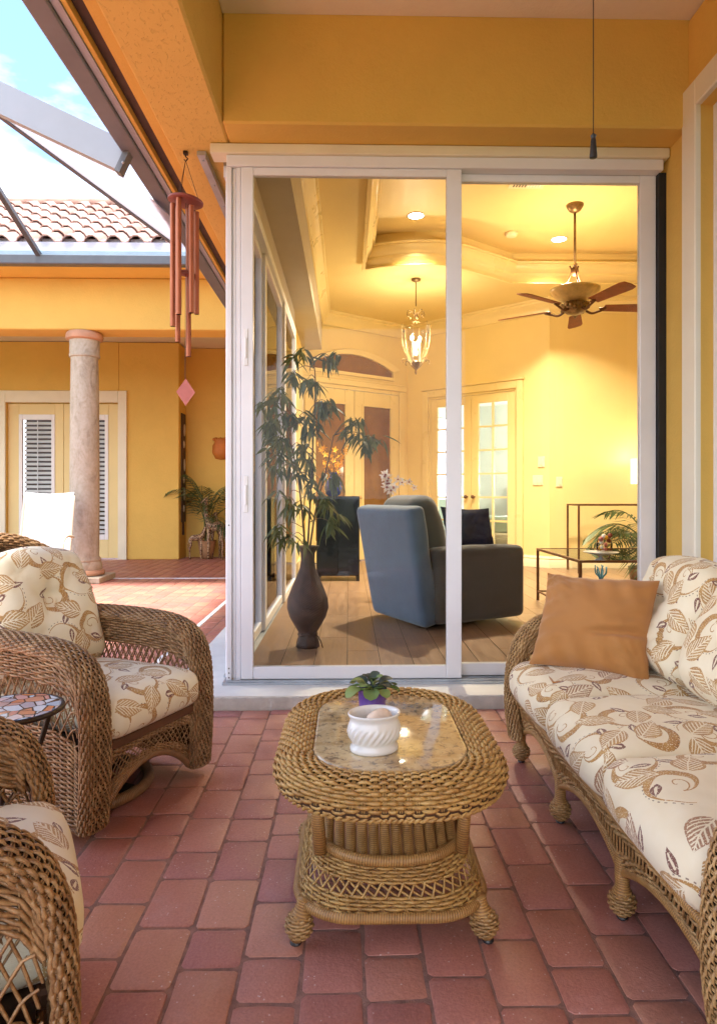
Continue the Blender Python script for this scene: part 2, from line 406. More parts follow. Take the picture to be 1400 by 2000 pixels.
    col = t.mix(t.ramp(s_, [(0.55, (0, 0, 0)), (0.72, (0.8, 0.8, 0.8))]), col, (0.24, 0.16, 0.13))
    t.bsdf(col, 0.8, 0, t.bump(t.noise(o, 60, 3), 0.3, 0.004)); M['clay_tile'] = t.mat

    # ---- leaves
    def leafmat(nm, a, b, trans=0.25, rough=0.45):
        t = NT(nm); k = t.rnd(); o = t.obj()
        f = t.m('ADD', t.m('MULTIPLY', k, 0.7), t.m('MULTIPLY', t.noise(o, 9, 2), 0.3))
        col = t.mix(f, a, b)
        p = t.bsdf(col, rough)
        tl = t.n('ShaderNodeBsdfTranslucent', {'Color': col}).outputs[0]
        mx = t.n('ShaderNodeMixShader', {0: trans, 1: p.outputs[0], 2: tl})
        t.t.links.new(mx.outputs[0], t.out.inputs['Surface']); M[nm] = t.mat
    leafmat('leaf_bamboo', (0.060, 0.085, 0.028), (0.22, 0.235, 0.085), 0.35)
    leafmat('leaf_palm', (0.05, 0.10, 0.035), (0.16, 0.20, 0.07))
    leafmat('leaf_violet', (0.11, 0.20, 0.06), (0.36, 0.44, 0.13))
    leafmat('leaf_violet_dark', (0.03, 0.055, 0.05), (0.09, 0.13, 0.10))
    leafmat('weed', (0.25, 0.35, 0.05), (0.35, 0.45, 0.08))

    # ---- lights that are lit
    def glow(nm, c, s):
        t = NT(nm)
        e = t.n('ShaderNodeEmission', {'Color': c, 'Strength': s})
        t.t.links.new(e.outputs[0], t.out.inputs['Surface']); M[nm] = t.mat
    glow('light_disc', (1.0, 0.90, 0.72), 9.0)
    glow('bulb', (1.0, 0.82, 0.55), 7.0)
    glow('lamp_shade_lit', (1.0, 0.86, 0.62), 0.40)

    # ---- woven dark vase
    t = NT('woven_brown'); o = t.obj()
    s2 = t.n('ShaderNodeSeparateXYZ', {0: o})
    an = t.m('ARCTAN2', s2.outputs['Y'], s2.outputs['X'])
    w = t.m('MULTIPLY', t.m('SINE', t.m('MULTIPLY', s2.outputs['Z'], 2 * PI / 0.011)), t.m('SINE', t.m('MULTIPLY', an, 34)))
    col = t.ramp(t.noise(o, 18, 4), [(0.3, (0.026, 0.013, 0.009)), (0.7, (0.070, 0.034, 0.022))])
    t.bsdf(col, 0.5, 0, t.bump(w, 0.5, 0.004)); M['woven_brown'] = t.mat

    # ---- stained-glass mosaic table top
    t = NT('mosaic_glass'); o = t.obj()
    vo = t.n('ShaderNodeTexVoronoi', {'Vector': o, 'Scale': 26.0}, feature='F1')
    ed = t.n('ShaderNodeTexVoronoi', {'Vector': o, 'Scale': 26.0}, feature='DISTANCE_TO_EDGE')
    c1 = t.n('ShaderNodeSeparateColor', {0: vo.outputs['Color']}).outputs[0]
    col = t.ramp(c1, [(0.0, (0.55, 0.68, 0.74)), (0.35, (0.74, 0.76, 0.76)), (0.62, (0.66, 0.30, 0.24)), (0.8, (0.70, 0.24, 0.06)), (1.0, (0.40, 0.55, 0.66))])
    col = t.mix(t.m('LESS_THAN', ed.outputs['Distance'], 0.045), col, (0.03, 0.03, 0.03))
    t.bsdf(col, 0.15, 0, None, Coat_Weight=0.5); M['mosaic_glass'] = t.mat

    # ---- spotted giraffe figures
    t = NT('giraffe_paint'); o = t.obj()
    ed = t.n('ShaderNodeTexVoronoi', {'Vector': o, 'Scale': 26.0}, feature='DISTANCE_TO_EDGE')
    col = t.mix(t.m('LESS_THAN', ed.outputs['Distance'], 0.09), (0.12, 0.045, 0.018), (0.55, 0.36, 0.20))
    t.bsdf(col, 0.5); M['giraffe_paint'] = t.mat
make_materials()
# ------------------------------------------------------------------ mesh helpers
class MB:
    def __init__(s): s.v = []; s.f = []; s.uv = {}
    def add(s, verts, faces, uvs=None):
        b = len(s.v); s.v.extend([tuple(map(float, p)) for p in verts])
        for i, f in enumerate(faces):
            if uvs is not None: s.uv[len(s.f)] = uvs[i]
            s.f.append(tuple(b + k for k in f))
        return s
    def box(s, x0, x1, y0, y1, z0, z1, bev=0.0):
        if bev <= 0:
            v = [(x, y, z) for z in (z0, z1) for y in (y0, y1) for x in (x0, x1)]
            return s.add(v, [(0, 2, 3, 1), (4, 5, 7, 6), (0, 1, 5, 4), (2, 6, 7, 3), (0, 4, 6, 2), (1, 3, 7, 5)])
        bev = min(bev, (x1 - x0) * .45, (y1 - y0) * .45, (z1 - z0) * .45)
        bm = bmesh.new(); bmesh.ops.create_cube(bm, size=1)
        for q in bm.verts: q.co = Vector(((x0 + x1) / 2 + q.co.x * (x1 - x0), (y0 + y1) / 2 + q.co.y * (y1 - y0), (z0 + z1) / 2 + q.co.z * (z1 - z0)))
        bmesh.ops.bevel(bm, geom=bm.edges[:], offset=bev, segments=1, affect='EDGES')
        bm.verts.index_update()
        s.add([q.co for q in bm.verts], [[q.index for q in f.verts] for f in bm.faces]); bm.free(); return s
    def obox(s, p0, p1, w, h, up=(0, 0, 1)):
        """bar from p0 to p1, w across, h along up"""
        p0, p1 = Vector(p0), Vector(p1); d = (p1 - p0).normalized(); up = Vector(up)
        sd = d.cross(up).normalized(); u2 = sd.cross(d).normalized()
        v = []
        for p in (p0, p1):
            for a, b in ((-1, -1), (1, -1), (1, 1), (-1, 1)): v.append(p + sd * a * w / 2 + u2 * b * h / 2)
        return s.add(v, [(3, 2, 1, 0), (4, 5, 6, 7), (0, 1, 5, 4), (1, 2, 6, 5), (2, 3, 7, 6), (3, 0, 4, 7)])
    def quad(s, a, b, c, d): return s.add([a, b, c, d], [(0, 1, 2, 3)])
    def prism(s, poly, z0, z1):
        """poly: list of (x,y), counter-clockwise"""
        n = len(poly); v = [(x, y, z0) for x, y in poly] + [(x, y, z1) for x, y in poly]
        f = [tuple(range(n - 1, -1, -1)), tuple(range(n, 2 * n))] + [(i, (i + 1) % n, n + (i + 1) % n, n + i) for i in range(n)]
        return s.add(v, f)
    def tube(s, pts, r, sides=8, closed=False, caps=True, uvscale=True):
        P = np.array([tuple(p) for p in pts], float); n = len(P)
        R = np.full(n, r, float) if np.isscalar(r) else np.array(r, float)
        if closed: T = np.roll(P, -1, 0) - np.roll(P, 1, 0)
        else:
            T = np.empty_like(P); T[1:-1] = P[2:] - P[:-2]; T[0] = P[1] - P[0]; T[-1] = P[-1] - P[-2]
        T /= np.linalg.norm(T, axis=1)[:, None] + 1e-12
        a = np.array([0, 0, 1.0]) if abs(T[0][2]) < 0.9 else np.array([1.0, 0, 0])
        N = np.cross(T[0], a); N /= np.linalg.norm(N)
        V = []; dist = np.concatenate([[0], np.cumsum(np.linalg.norm(np.diff(P, axis=0), axis=1))])
        for i in range(n):
            N = N - T[i] * np.dot(N, T[i]); N /= np.linalg.norm(N) + 1e-12
            B = np.cross(T[i], N)
            for k in range(sides):
                an = 2 * PI * k / sides
                V.append(P[i] + R[i] * (math.cos(an) * N + math.sin(an) * B))
        Fc = []; U = []
        for i in range(n if closed else n - 1):
            j = (i + 1) % n; d0 = dist[i]; d1 = dist[i + 1] if i + 1 < n else dist[i] + np.linalg.norm(P[0] - P[-1])
            for k in range(sides):
                k2 = (k + 1) % sides
                Fc.append((i * sides + k, i * sides + k2, j * sides + k2, j * sides + k))
                U.append(((d0, k / sides), (d0, (k + 1) / sides), (d1, (k + 1) / sides), (d1, k / sides)))
        if caps and not closed:
            Fc.append(tuple(range(sides - 1, -1, -1))); U.append(tuple((0, 0) for _ in range(sides)))
            Fc.append(tuple((n - 1) * sides + k for k in range(sides))); U.append(tuple((0, 0) for _ in range(sides)))
        return s.add(V, Fc, U)
    def lathe(s, prof, seg=32, c=(0, 0, 0), sx=1.0, sy=1.0, warp=None):
        V = []; n = len(prof)
        for i, (r, z) in enumerate(prof):
            for k in range(seg):
                a = 2 * PI * k / seg; rr = r if warp is None else r * warp(a, z)
                V.append((c[0] + rr * sx * math.cos(a), c[1] + rr * sy * math.sin(a), c[2] + z))
        Fc = []
        for i in range(n - 1):
            for k in range(seg):
                k2 = (k + 1) % seg
                Fc.append((i * seg + k, i * seg + k2, (i + 1) * seg + k2, (i + 1) * seg + k))
        Fc.append(tuple(range(seg - 1, -1, -1))); Fc.append(tuple((n - 1) * seg + k for k in range(seg)))
        return s.add(V, Fc)
    def ball(s, c, r, seg=16, rings=9, sc=(1, 1, 1)):
        prof = [(max(1e-4, r * math.sin(PI * i / rings)), -r * math.cos(PI * i / rings)) for i in range(rings + 1)]
        b = len(s.v); s.lathe(prof, seg)
        for i in range(b, len(s.v)):
            x, y, z = s.v[i]; s.v[i] = (c[0] + x * sc[0], c[1] + y * sc[1], c[2] + z * sc[2])
        return s
    def sheet(s, fn, nu, nv, closed_u=False, uvfn=None):
        u = np.linspace(0, 1, nu + 1); v = np.linspace(0, 1, nv + 1)
        Ug, Vg = np.meshgrid(u, v); P = fn(Ug, Vg)
        Fc = []; U = []
        for j in range(nv):
            for i in range(nu):
                Fc.append((j * (nu + 1) + i, j * (nu + 1) + i + 1, (j + 1) * (nu + 1) + i + 1, (j + 1) * (nu + 1) + i))
                U.append(((u[i], v[j]), (u[i + 1], v[j]), (u[i + 1], v[j + 1]), (u[i], v[j + 1])))
        return s.add(P.reshape(-1, 3), Fc, U)
    # --- woven strands lying on a surface fn(u,v)
    @staticmethod
    def frame(fn, U, V, e=1e-3):
        P = fn(U, V)
        du = fn(np.minimum(U + e, 1.0), V) - fn(np.maximum(U - e, 0.0), V); dv = fn(U, np.minimum(V + e, 1.0)) - fn(U, np.maximum(V - e, 0.0))
        du /= np.linalg.norm(du, axis=-1)[..., None] + 1e-12
        Nn = np.cross(du, dv); Nn /= np.linalg.norm(Nn, axis=-1)[..., None] + 1e-12
        W = np.cross(Nn, du)
        return P, du, Nn, W
    def strands(s, C, N, W, a, b, closed=False):
        """C,N,W: (rows, pts, 3): flattened four-sided strands"""
        rows, n = C.shape[:2]
        ring = np.stack([C + W * a, C + N * b, C - W * a, C - N * b], axis=2)      # rows,n,4,3
        base = len(s.v); s.v.extend(map(tuple, ring.reshape(-1, 3).tolist()))
        idx = np.arange(rows * n * 4).reshape(rows, n, 4) + base
        nxt = np.roll(idx, -1, axis=1) if closed else idx
        A = idx if closed else idx[:, :-1]; B = nxt if closed else idx[:, 1:]
        for k in range(4):
            k2 = (k + 1) % 4
            q = np.stack([A[..., k], A[..., k2], B[..., k2], B[..., k]], axis=-1).reshape(-1, 4)
            s.f.extend(map(tuple, q.tolist()))
        return s
    def weave(s, fn, nu, nv, a, b, amp, k=4, closed=False, v0=0.0, v1=1.0, u0=0.0, u1=1.0, stakes=True, sr=None, jitter=0.06):
        m = nu * k + (0 if closed else 1)
        u = np.arange(m) / (nu * k); v = (np.arange(nv) + 0.5) / nv
        U, V = np.meshgrid(u0 + (u1 - u0) * u, v0 + (v1 - v0) * v)
        P, du, Nn, W = MB.frame(fn, U, V)
        ph = np.clip(1.6 * np.cos(PI * nu * u), -1, 1)[None, :] * np.where(np.arange(nv) % 2 == 0, 1, -1)[:, None]
        jit = (RNG.random((nv, 1)) - .5) * jitter * a * 2
        s.strands(P + Nn * (amp * ph)[..., None] + W * jit[..., None], Nn, W, a, b, closed)
        if stakes:
            us = np.arange(nu + (0 if closed else 1)) / nu; vv = np.linspace(0, 1, max(4, nv // 2))
            V2, U2 = np.meshgrid(v0 + (v1 - v0) * vv, u0 + (u1 - u0) * us)
            P, du, Nn, W = MB.frame(fn, U2, V2)
            sr = sr or a * 0.5
            for o in (-1, 1):
                s.strands(P + du * (o * sr * 1.1) + Nn * b * 0.2, Nn, du, sr, b * 0.75)
        return s
    def lattice(s, fn, n, slope, a, b, v0=0.0, v1=1.0, u0=0.0, u1=1.0, steps=8, both=True, pair=0.0):
        for sg in ((1, -1) if both else (1,)):
            for i in range(-int(n * slope) - 1, n + int(n * slope) + 2):
                for o in ((-pair, pair) if pair else (0.0,)):
                    t = np.linspace(0, 1, steps + 1); uu = (i + 0.5) / n + o + sg * slope * (t - 0.5)
                    ok = (uu >= 0) & (uu <= 1)
                    if ok.sum() < 2: continue
                    P, du, Nn, W = MB.frame(fn, (u0 + (u1 - u0) * uu[ok])[None], (v0 + (v1 - v0) * t[ok])[None])
                    T = np.gradient(P[0], axis=0); T /= np.linalg.norm(T, axis=1)[:, None] + 1e-12
                    Wd = np.cross(Nn[0], T)
                    s.strands(P + Nn * b * (0.7 * sg), Nn, Wd[None], a, b)
        return s
    def mesh(s, name, mat, smooth=True, autosmooth=None):
        me = bpy.data.meshes.new(name); me.from_pydata(s.v, [], s.f)
        if s.uv:
            lay = me.uv_layers.new(name='UVMap'); data = np.zeros((len(me.loops), 2), np.float32)
            for p in me.polygons:
                q = s.uv.get(p.index)
                if q is not None:
                    for j, li in enumerate(p.loop_indices): data[li] = q[j]
            lay.data.foreach_set('uv', data.ravel())
        if mat is not None: me.materials.append(M[mat] if isinstance(mat, str) else mat)
        if smooth: me.polygons.foreach_set('use_smooth', [True] * len(me.polygons))
        me.update()
        if smooth and autosmooth:
            me.set_sharp_from_angle(angle=math.radians(autosmooth))
        return me
    def build(s, name, mat, parent=None, smooth=False, auto=None, kind=None):
        o = bpy.data.objects.new(name, s.mesh(name, mat, smooth or auto is not None, auto))
        COL.objects.link(o)
        if parent is not None: o.parent = parent
        if kind: o['kind'] = kind
        return o

def tag(o, label, cat, group=None):
    o['label'] = label; o['category'] = cat
    if group: o['group'] = group
    return o
def thing(name, label, cat, loc=(0, 0, 0), rz=0.0, group=None):
    o = bpy.data.objects.new(name, None); COL.objects.link(o)
    o.location = loc; o.rotation_euler = (0, 0, rz); o.empty_display_size = 0.1
    return tag(o, label, cat, group)
def inst(name, mesh, parent=None, loc=(0, 0, 0), rot=(0, 0, 0), sc=(1, 1, 1)):
    o = bpy.data.objects.new(name, mesh); COL.objects.link(o)
    o.location = loc; o.rotation_euler = rot; o.scale = sc
    if parent is not None: o.parent = parent
    return o
def struct(o): o['kind'] = 'structure'; return o

def spline(pts, n):
    """Catmull-Rom through pts, n samples"""
    P = np.array([tuple(p) for p in pts], float); k = len(P) - 1
    Q = np.vstack([2 * P[0] - P[1], P, 2 * P[-1] - P[-2]])
    out = []
    for t in np.linspace(0, k, n):
        i = min(int(t), k - 1); f = t - i
        a, b, c, d = Q[i:i + 4]
        out.append(0.5 * (2 * b + (c - a) * f + (2 * a - 5 * b + 4 * c - d) * f * f + (3 * b - a - 3 * c + d) * f ** 3))
    return np.array(out)
def curve_fn(pts, n=200):
    """arc-length parametrised curve u->[...,3]"""
    C = spline(pts, n); d = np.concatenate([[0], np.cumsum(np.linalg.norm(np.diff(C, axis=0), axis=1))]); L_ = d[-1]; d = d / L_
    def fn(u):
        u = np.asarray(u); return np.stack([np.interp(u, d, C[:, k]) for k in range(C.shape[1])], axis=-1)
    return fn, L_
def sweep(path, prof, closed=False):
    """path: list of (x,y,..) in plan; prof: list of (inward offset to the left of travel, z)"""
    P = [Vector((p[0], p[1])) for p in path]; n = len(P); mb = MB(); offs = []
    for i in range(n):
        a = P[i - 1] if (i > 0 or closed) else None; b = P[(i + 1) % n] if (i < n - 1 or closed) else None
        d0 = (P[i] - a).normalized() if a is not None else None; d1 = (b - P[i]).normalized() if b is not None else None
        if d0 is None: d0 = d1
        if d1 is None: d1 = d0
        n0 = Vector((-d0.y, d0.x)); n1 = Vector((-d1.y, d1.x)); m = (n0 + n1).normalized()
        offs.append(m / max(0.3, m.dot(n0)))
    k = len(prof); V = [(P[i].x + offs[i].x * o, P[i].y + offs[i].y * o, z) for i in range(n) for (o, z) in prof]
    Fc = []
    for i in range(n if closed else n - 1):
        j = (i + 1) % n
        for q in range(k - 1): Fc.append((i * k + q, j * k + q, j * k + q + 1, i * k + q + 1))
    return mb.add(V, Fc)

def cushion(w, d, h, r, top=0.03, front=0.0, nx=26, ny=26, nz=8, tufts=(), wr=0.004, seed=1, side=0.0):
    """soft box: w along x, d along y, h along z, centred; returns MB with UVs in metres"""
    half = np.array([w / 2, d / 2, h / 2]); rg = np.random.default_rng(seed)
    phs = rg.random(12) * 6.28; fr = rg.uniform(6, 22, (12, 2))
    def shape(p):
        q = np.array(p, float) * half
        inner = np.clip(q, -(half - r), half - r); dl = q - inner; ln = np.linalg.norm(dl)
        if ln > 1e-9: q = inner + dl / ln * r
        x, y, z = q / half
        q = q.copy()
        if z > 0: q[2] += top * (1 - abs(x) ** 3) * (1 - abs(y) ** 3) * z
        else: q[2] += top * 0.4 * (1 - x * x) * (1 - y * y) * z
        q[0] += side * x * (1 - z * z) * (1 - y * y)
        if y < 0: q[1] += front * y * (1 - z * z) * (1 - abs(x) ** 4)
        wv = sum(math.sin(fr[k][0] * q[0] + fr[k][1] * q[1] + phs[k]) for k in range(12)) / 12
        if z > -0.2: q[2] += wr * wv * (0.6 + z * 0.4) * 2.0
        for (tx, ty, dep, sg) in tufts:
            if z > 0:
                rr = math.hypot(q[0] - tx, q[1] - ty); g = dep * math.exp(-(rr / sg) ** 1.3)
                ang = math.atan2(q[1] - ty, q[0] - tx)
                g *= 1 + 0.22 * math.sin(ang * 5 + tx * 9) * math.exp(-(rr / (sg * 2)) ** 2)
                q[2] -= g * z
        return q
    mb = MB(); key = {}
    def vid(p):
        k = tuple(round(c, 5) for c in p)
        if k not in key: key[k] = len(mb.v); mb.v.append(tuple(shape(p)))
        return key[k]
    def lin(n): return [math.copysign(abs(t) ** 0.75, t) for t in np.linspace(-1, 1, n + 1)]
    X, Y, Z = lin(nx), lin(ny), lin(nz)
    def face(A, B, mk, uvf):
        for i in range(len(A) - 1):
            for j in range(len(B) - 1):
                c = [(A[i], B[j]), (A[i + 1], B[j]), (A[i + 1], B[j + 1]), (A[i], B[j + 1])]
                pts = [mk(*q) for q in c]; ids = [vid(p) for p in pts]
                mb.uv[len(mb.f)] = tuple(uvf(p) for p in pts); mb.f.append(tuple(ids))
    face(X, Y, lambda a, b: (a, b, 1), lambda p: (p[0] * w / 2, p[1] * d / 2))
    face(Y, X, lambda a, b: (b, a, -1), lambda p: (p[0] * w / 2 + 3, p[1] * d / 2))
    face(X, Z, lambda a, b: (a, -1, b), lambda p: (p[0] * w / 2, -d / 2 - (1 - p[2]) * h / 2))
    face(Z, X, lambda a, b: (b, 1, a), lambda p: (p[0] * w / 2, d / 2 + (1 - p[2]) * h / 2))
    face(Z, Y, lambda a, b: (-1, b, a), lambda p: (-w / 2 - (1 - p[2]) * h / 2, p[1] * d / 2))
    face(Y, Z, lambda a, b: (1, a, b), lambda p: (w / 2 + (1 - p[2]) * h / 2, p[1] * d / 2))
    return mb
# ------------------------------------------------------------------ the setting: ground and paving
YD = 3.66            # plane of the sliding doors
g = MB(); g.box(-150, 150, -150, 150, -0.20, -0.075); struct(g.build('ground', 'lawn_ground'))
patio = bpy.data.objects.new('patio', MB().box(-7.2, 1.76, -2.6, 11.75, -0.07, -0.0042).mesh('patio', 'joint_sand', False))
COL.objects.link(patio); struct(patio)

def paver_ring(lx, ly, seed):
    rg = np.random.default_rng(seed); gap = 0.0011
    hx, hy = lx / 2 - gap, ly / 2 - gap; c = 0.010
    def outline(ins, z, jit):
        a, b = hx - ins, hy - ins; q = c * (1 - 0.3 * ins / 0.012)
        pts = [(-a + q, -b), (0, -b), (a - q, -b), (a, -b + q), (a, 0), (a, b - q), (a - q, b), (0, b), (-a + q, b), (-a, b - q), (-a, 0), (-a, -b + q)]
        return [(x + (rg.random() - .5) * jit, y + (rg.random() - .5) * jit, z + (rg.random() - .5) * jit * 0.4) for x, y in pts]
    rings = [outline(0, -0.05, 0), outline(0.0005, -0.012, 0.0022), outline(0.0035, -0.0032, 0.0034), outline(0.013, 0.0, 0.003)]
    v = [p for r in rings for p in r]; n = 12; f = []
    for k in range(3):
        for i in range(n): f.append((k * n + i, k * n + (i + 1) % n, (k + 1) * n + (i + 1) % n, (k + 1) * n + i))
    f.append(tuple(3 * n + i for i in range(n)))
    return v, f
PW = 0.143; PLEN = (PW, PW * 1.5)
variants = [[paver_ring(PW, l, 10 * li + k) for k in range(6)] for li, l in enumerate(PLEN)]
pav = []
rp = random.Random(3)
ncol = int((1.74 + 6.6) / PW)
for ci in range(ncol + 1):
    x1 = 1.752 - ci * PW; xc = x1 - PW / 2
    y_end = 3.40 if xc > -0.955 else 11.72
    y = -2.5 + rp.random() * 0.1
    while True:
        li = 1 if rp.random() < 0.55 else 0; l = PLEN[li]
        if y + l > y_end - 0.05:            # a cut stone finishes the course
            l = y_end - y
            if l > 0.02: pav.append((xc, y + l / 2, li, rp.randrange(6), rp.random(), l / PLEN[li]))
            break
        pav.append((xc, y + l / 2, li, rp.randrange(6), rp.random(), 1.0))
        y += l
def vis_area(x, y):
    if y < 0.9: return 0
    yc = x * SN + y * CN; xc = x * CN - y * SN
    px = CXP + F * xc / yc; py = HZN + F * EYE / yc
    if px < -25 or px > 1425 or py > 2030: return 0
    return 1.0 / yc ** 3
pav.sort(key=lambda p: -vis_area(p[0], p[1]))
pmesh = {}
for li in (0, 1):
    for k in range(6):
        mb = MB(); mb.add(*variants[li][k]); me = mb.mesh('paver', 'paver', True, 35)
        at_ = me.attributes.new('tint', 'FLOAT', 'FACE'); at_.data.foreach_set('value', [k / 6.0] * len(me.polygons))
        pmesh[li, k] = me
NPAV = 295
rest = MB(); tints = []
for i, (x, y, li, k, r_, sy_) in enumerate(pav):
    rot = ((rp.random() - .5) * 0.012, (rp.random() - .5) * 0.012, (rp.random() - .5) * 0.012 + (PI if rp.random() < .5 else 0))
    z = (rp.random() - .5) * 0.0030
    if i < NPAV:
        inst('paver', pmesh[li, k], patio, (x + (rp.random() - .5) * .0015, y, z), rot, (1, sy_, 1))
    else:
        v, f = variants[li][k]
        rest.add([(x + p[0], y + p[1] * sy_, z + p[2] + p[0] * rot[0] + p[1] * rot[1]) for p in v], f); tints += [r_] * len(f)
ro = rest.build('paving_field', 'paver', patio, auto=35, kind='stuff')
at_ = ro.data.attributes.new('tint', 'FLOAT', 'FACE'); at_.data.foreach_set('value', tints)

# ------------------------------------------------------------------ the house round the porch
house = thing('house', 'golden yellow stucco house with covered porch and lit living room behind glass doors', 'house', (0, 0, 0))
BZ = 3.0             # underside of the porch beam
XL, XB = -0.645, -0.975    # inner and outer face of the courtyard-side beam
XR = 1.765           # face of the wall behind the sofa
# threshold slab round the door corner
sl = MB(); sl.prism([(-0.955, 3.415), (XR, 3.415), (XR, 3.78), (-0.60, 3.78), (-0.60, 7.6), (-0.955, 7.6)], 0.0, 0.066)
sl.build('threshold_slab', 'threshold_white', house)
cb = MB()
# broken concrete edge below the painted slab
xs = np.linspace(-0.962, XR - 0.002, 160); top = 0.060 + RNG.normal(0, 0.0016, 160); yf = 3.406 + RNG.normal(0, 0.0012, 160)
V = []; Fc = []
for i, x in enumerate(xs): V += [(x, yf[i] - 0.003, -0.01), (x, yf[i], top[i] - 0.004), (x, yf[i] + 0.006, top[i]), (x, 3.43, top[i])]
for i in range(159):
    for k in range(3): Fc.append((4 * i + k, 4 * (i + 1) + k, 4 * (i + 1) + k + 1, 4 * i + k + 1))
cb.add(V, Fc); cb.build('curb', 'curb_concrete', house, smooth=True)
# beams
b = MB(); b.box(XB, XL, -2.6, 9.2, BZ, 3.75, 0.012); b.build('porch_beam', 'stucco', house)
b = MB(); b.box(XL + 0.002, XR + 0.4, 3.42, YD + 0.10, BZ + 0.001, 3.75, 0.010); b.build('porch_beam', 'stucco_smooth', house)
b = MB(); b.box(XL + 0.003, XR + 0.3, -2.6, 3.419, 3.56, 3.72); b.build('porch_ceiling', 'ceiling_paint', house)
# wall behind the sofa with a tall cased window
WY0, WY1 = 1.6, 3.30      # window opening along Y
WZ0, WZ1 = 0.55, 3.05
w = MB(); w.box(XR, XR + 0.2, WY1, YD + 0.12, 0, 3.55); w.box(XR, XR + 0.2, -2.6, WY0, 0, 3.55)
w.box(XR, XR + 0.2, WY0, WY1, 0, WZ0); w.box(XR, XR + 0.2, WY0, WY1, WZ1, 3.55)
w.build('porch_wall', 'stucco_smooth', house)
c = MB(); cw = 0.135
for (y0, y1, z0, z1) in ((WY1 + 0.001, WY1 + cw, WZ0 - cw, WZ1 + cw), (WY0 - cw, WY0 - 0.001, WZ0 - cw, WZ1 + cw),
                         (WY0, WY1, WZ1 + 0.001, WZ1 + cw), (WY0, WY1, WZ0 - cw, WZ0 - 0.001)):
    c.box(XR - 0.03, XR + 0.01, y0, y1, z0, z1, 0.006)
c.build('window_casing', 'casing_white', house)
wf = MB()
for (y0, y1, z0, z1) in ((WY1 - 0.05, WY1 - .001, WZ0 + .001, WZ1 - .001), (WY0 + .001, WY0 + 0.05, WZ0 + .001, WZ1 - .001), (WY0 + 0.05, WY1 - 0.05, WZ1 - 0.05, WZ1 - .001), (WY0 + .05, WY1 - .05, WZ0 + .001, WZ0 + 0.05)):
    wf.box(XR + 0.06, XR + 0.12, y0, y1, z0, z1, 0.004)
win = wf.build('window', 'white_alu', house)
MB().box(XR + 0.085, XR + 0.092, WY0 + 0.05, WY1 - 0.05, WZ0 + 0.05, WZ1 - 0.05).build('pane', 'clear_glass', win)
# soffit, fascia and gutter outside the courtyard beam
MB().box(-1.035, XB - 0.002, -2.6, 8.2, 3.03, 3.2).build('soffit', 'stucco_smooth', house)
MB().box(-1.095, -1.037, -2.6, 8.2, 3.055, 3.2).build('fascia', 'brown_fascia', house)
MB().box(-1.118, -1.097, -2.6, 8.2, 3.02, 3.2).build('drip_edge', 'stucco_smooth', house)
gt = MB(); gt.box(-1.155, -1.12, -2.6, 7.78, 3.012, 3.2); gt.build('gutter_lip', 'cage_grey', house)
MB().box(-1.255, -1.157, -2.6, 7.78, 2.995, 3.2, 0.006).build('gutter', 'cage_bronze', house)
# roof over porch and room
rf = MB(); rf.box(-1.10, 6.5, -2.6, 3.45, 3.80, 3.95); rf.box(-1.10, 6.5, 3.46, 14.5, 4.40, 4.55); rf.build('roof', 'roof_deck', house)
# painted metal storm-panel track under the beam
tr = MB(); tr.box(-0.835, -0.79, 3.70, 7.4, 2.975, 2.998); tr.box(-0.790, -0.786, 3.70, 7.4, 2.955, 2.998); tr.build('storm_track', 'galvanised', house)
for i in range(12): MB().ball((-0.812, 3.76 + i * 0.3, 2.974), 0.007, 8, 4).build('bolt', 'galvanised', house, smooth=True)

# ------------------------------------------------------------------ living room shell (part of the house)
FZ = 0.09
CZ, TZ = 3.77, 4.07
A_ = (-0.645, 9.53); B_ = (0.948, 10.675); C_ = (2.75, 9.04); D_ = (4.7, 9.0)
def wallseg(p0, p1, z0, z1, th=0.10):
    p0, p1 = Vector(p0), Vector(p1); d = (p1 - p0).normalized(); nn = Vector((-d.y, d.x))
    q = [p0, p1, p1 + nn * th, p0 + nn * th]
    return [(a.x, a.y) for a in q], z0, z1
def along(p0, p1, s):      # point s metres from p0 towards p1
    p0, p1 = Vector(p0), Vector(p1); return p0 + (p1 - p0).normalized() * s
MB().box(-0.745, -0.646, 7.52, 9.6, FZ, CZ).build('room_wall', 'room_paint', house)
# wall with the entrance
Lab = (Vector(B_) - Vector(A_)).length
FD0 = (Vector((-0.62, 9.548)) - Vector(A_)).length       # entrance doors between FD0 and FD1 along A-B
FD1 = (Vector((0.80, 10.568)) - Vector(A_)).length
wa = MB()
wa.prism(*wallseg(along(A_, B_, -0.05), B_, 2.68, CZ)); wa.prism(*wallseg(along(A_, B_, FD1), B_, FZ, 2.68))
wa.build('room_wall', 'room_paint', house)
# wall with the french doors
Lbc = (Vector(C_) - Vector(B_)).length
FR0, FR1, FRZ = 0.42, 1.94, 2.60
wa = MB()
wa.prism(*wallseg(B_, along(B_, C_, FR0), FZ, CZ)); wa.prism(*wallseg(along(B_, C_, FR1), C_, FZ, CZ)); wa.prism(*wallseg(along(B_, C_, FR0), along(B_, C_, FR1), FRZ, CZ))
wa.build('room_wall', 'room_paint', house)
MB().prism(*wallseg(C_, D_, FZ, CZ)).build('room_wall', 'room_paint', house)
MB().box(4.701, 4.8, 3.75, 9.1, FZ, CZ).build('room_wall', 'room_paint', house)
MB().box(XR + 0.22, 4.8, 3.68, 3.76, FZ, CZ).build('room_wall', 'room_paint', house)
# soffits (lower dropped band) along the two glass sides
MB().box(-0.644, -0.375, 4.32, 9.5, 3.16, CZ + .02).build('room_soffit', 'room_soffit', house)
MB().box(-0.644, 4.7, 3.765, 4.319, 3.16, CZ + .02).build('room_soffit', 'room_soffit', house)
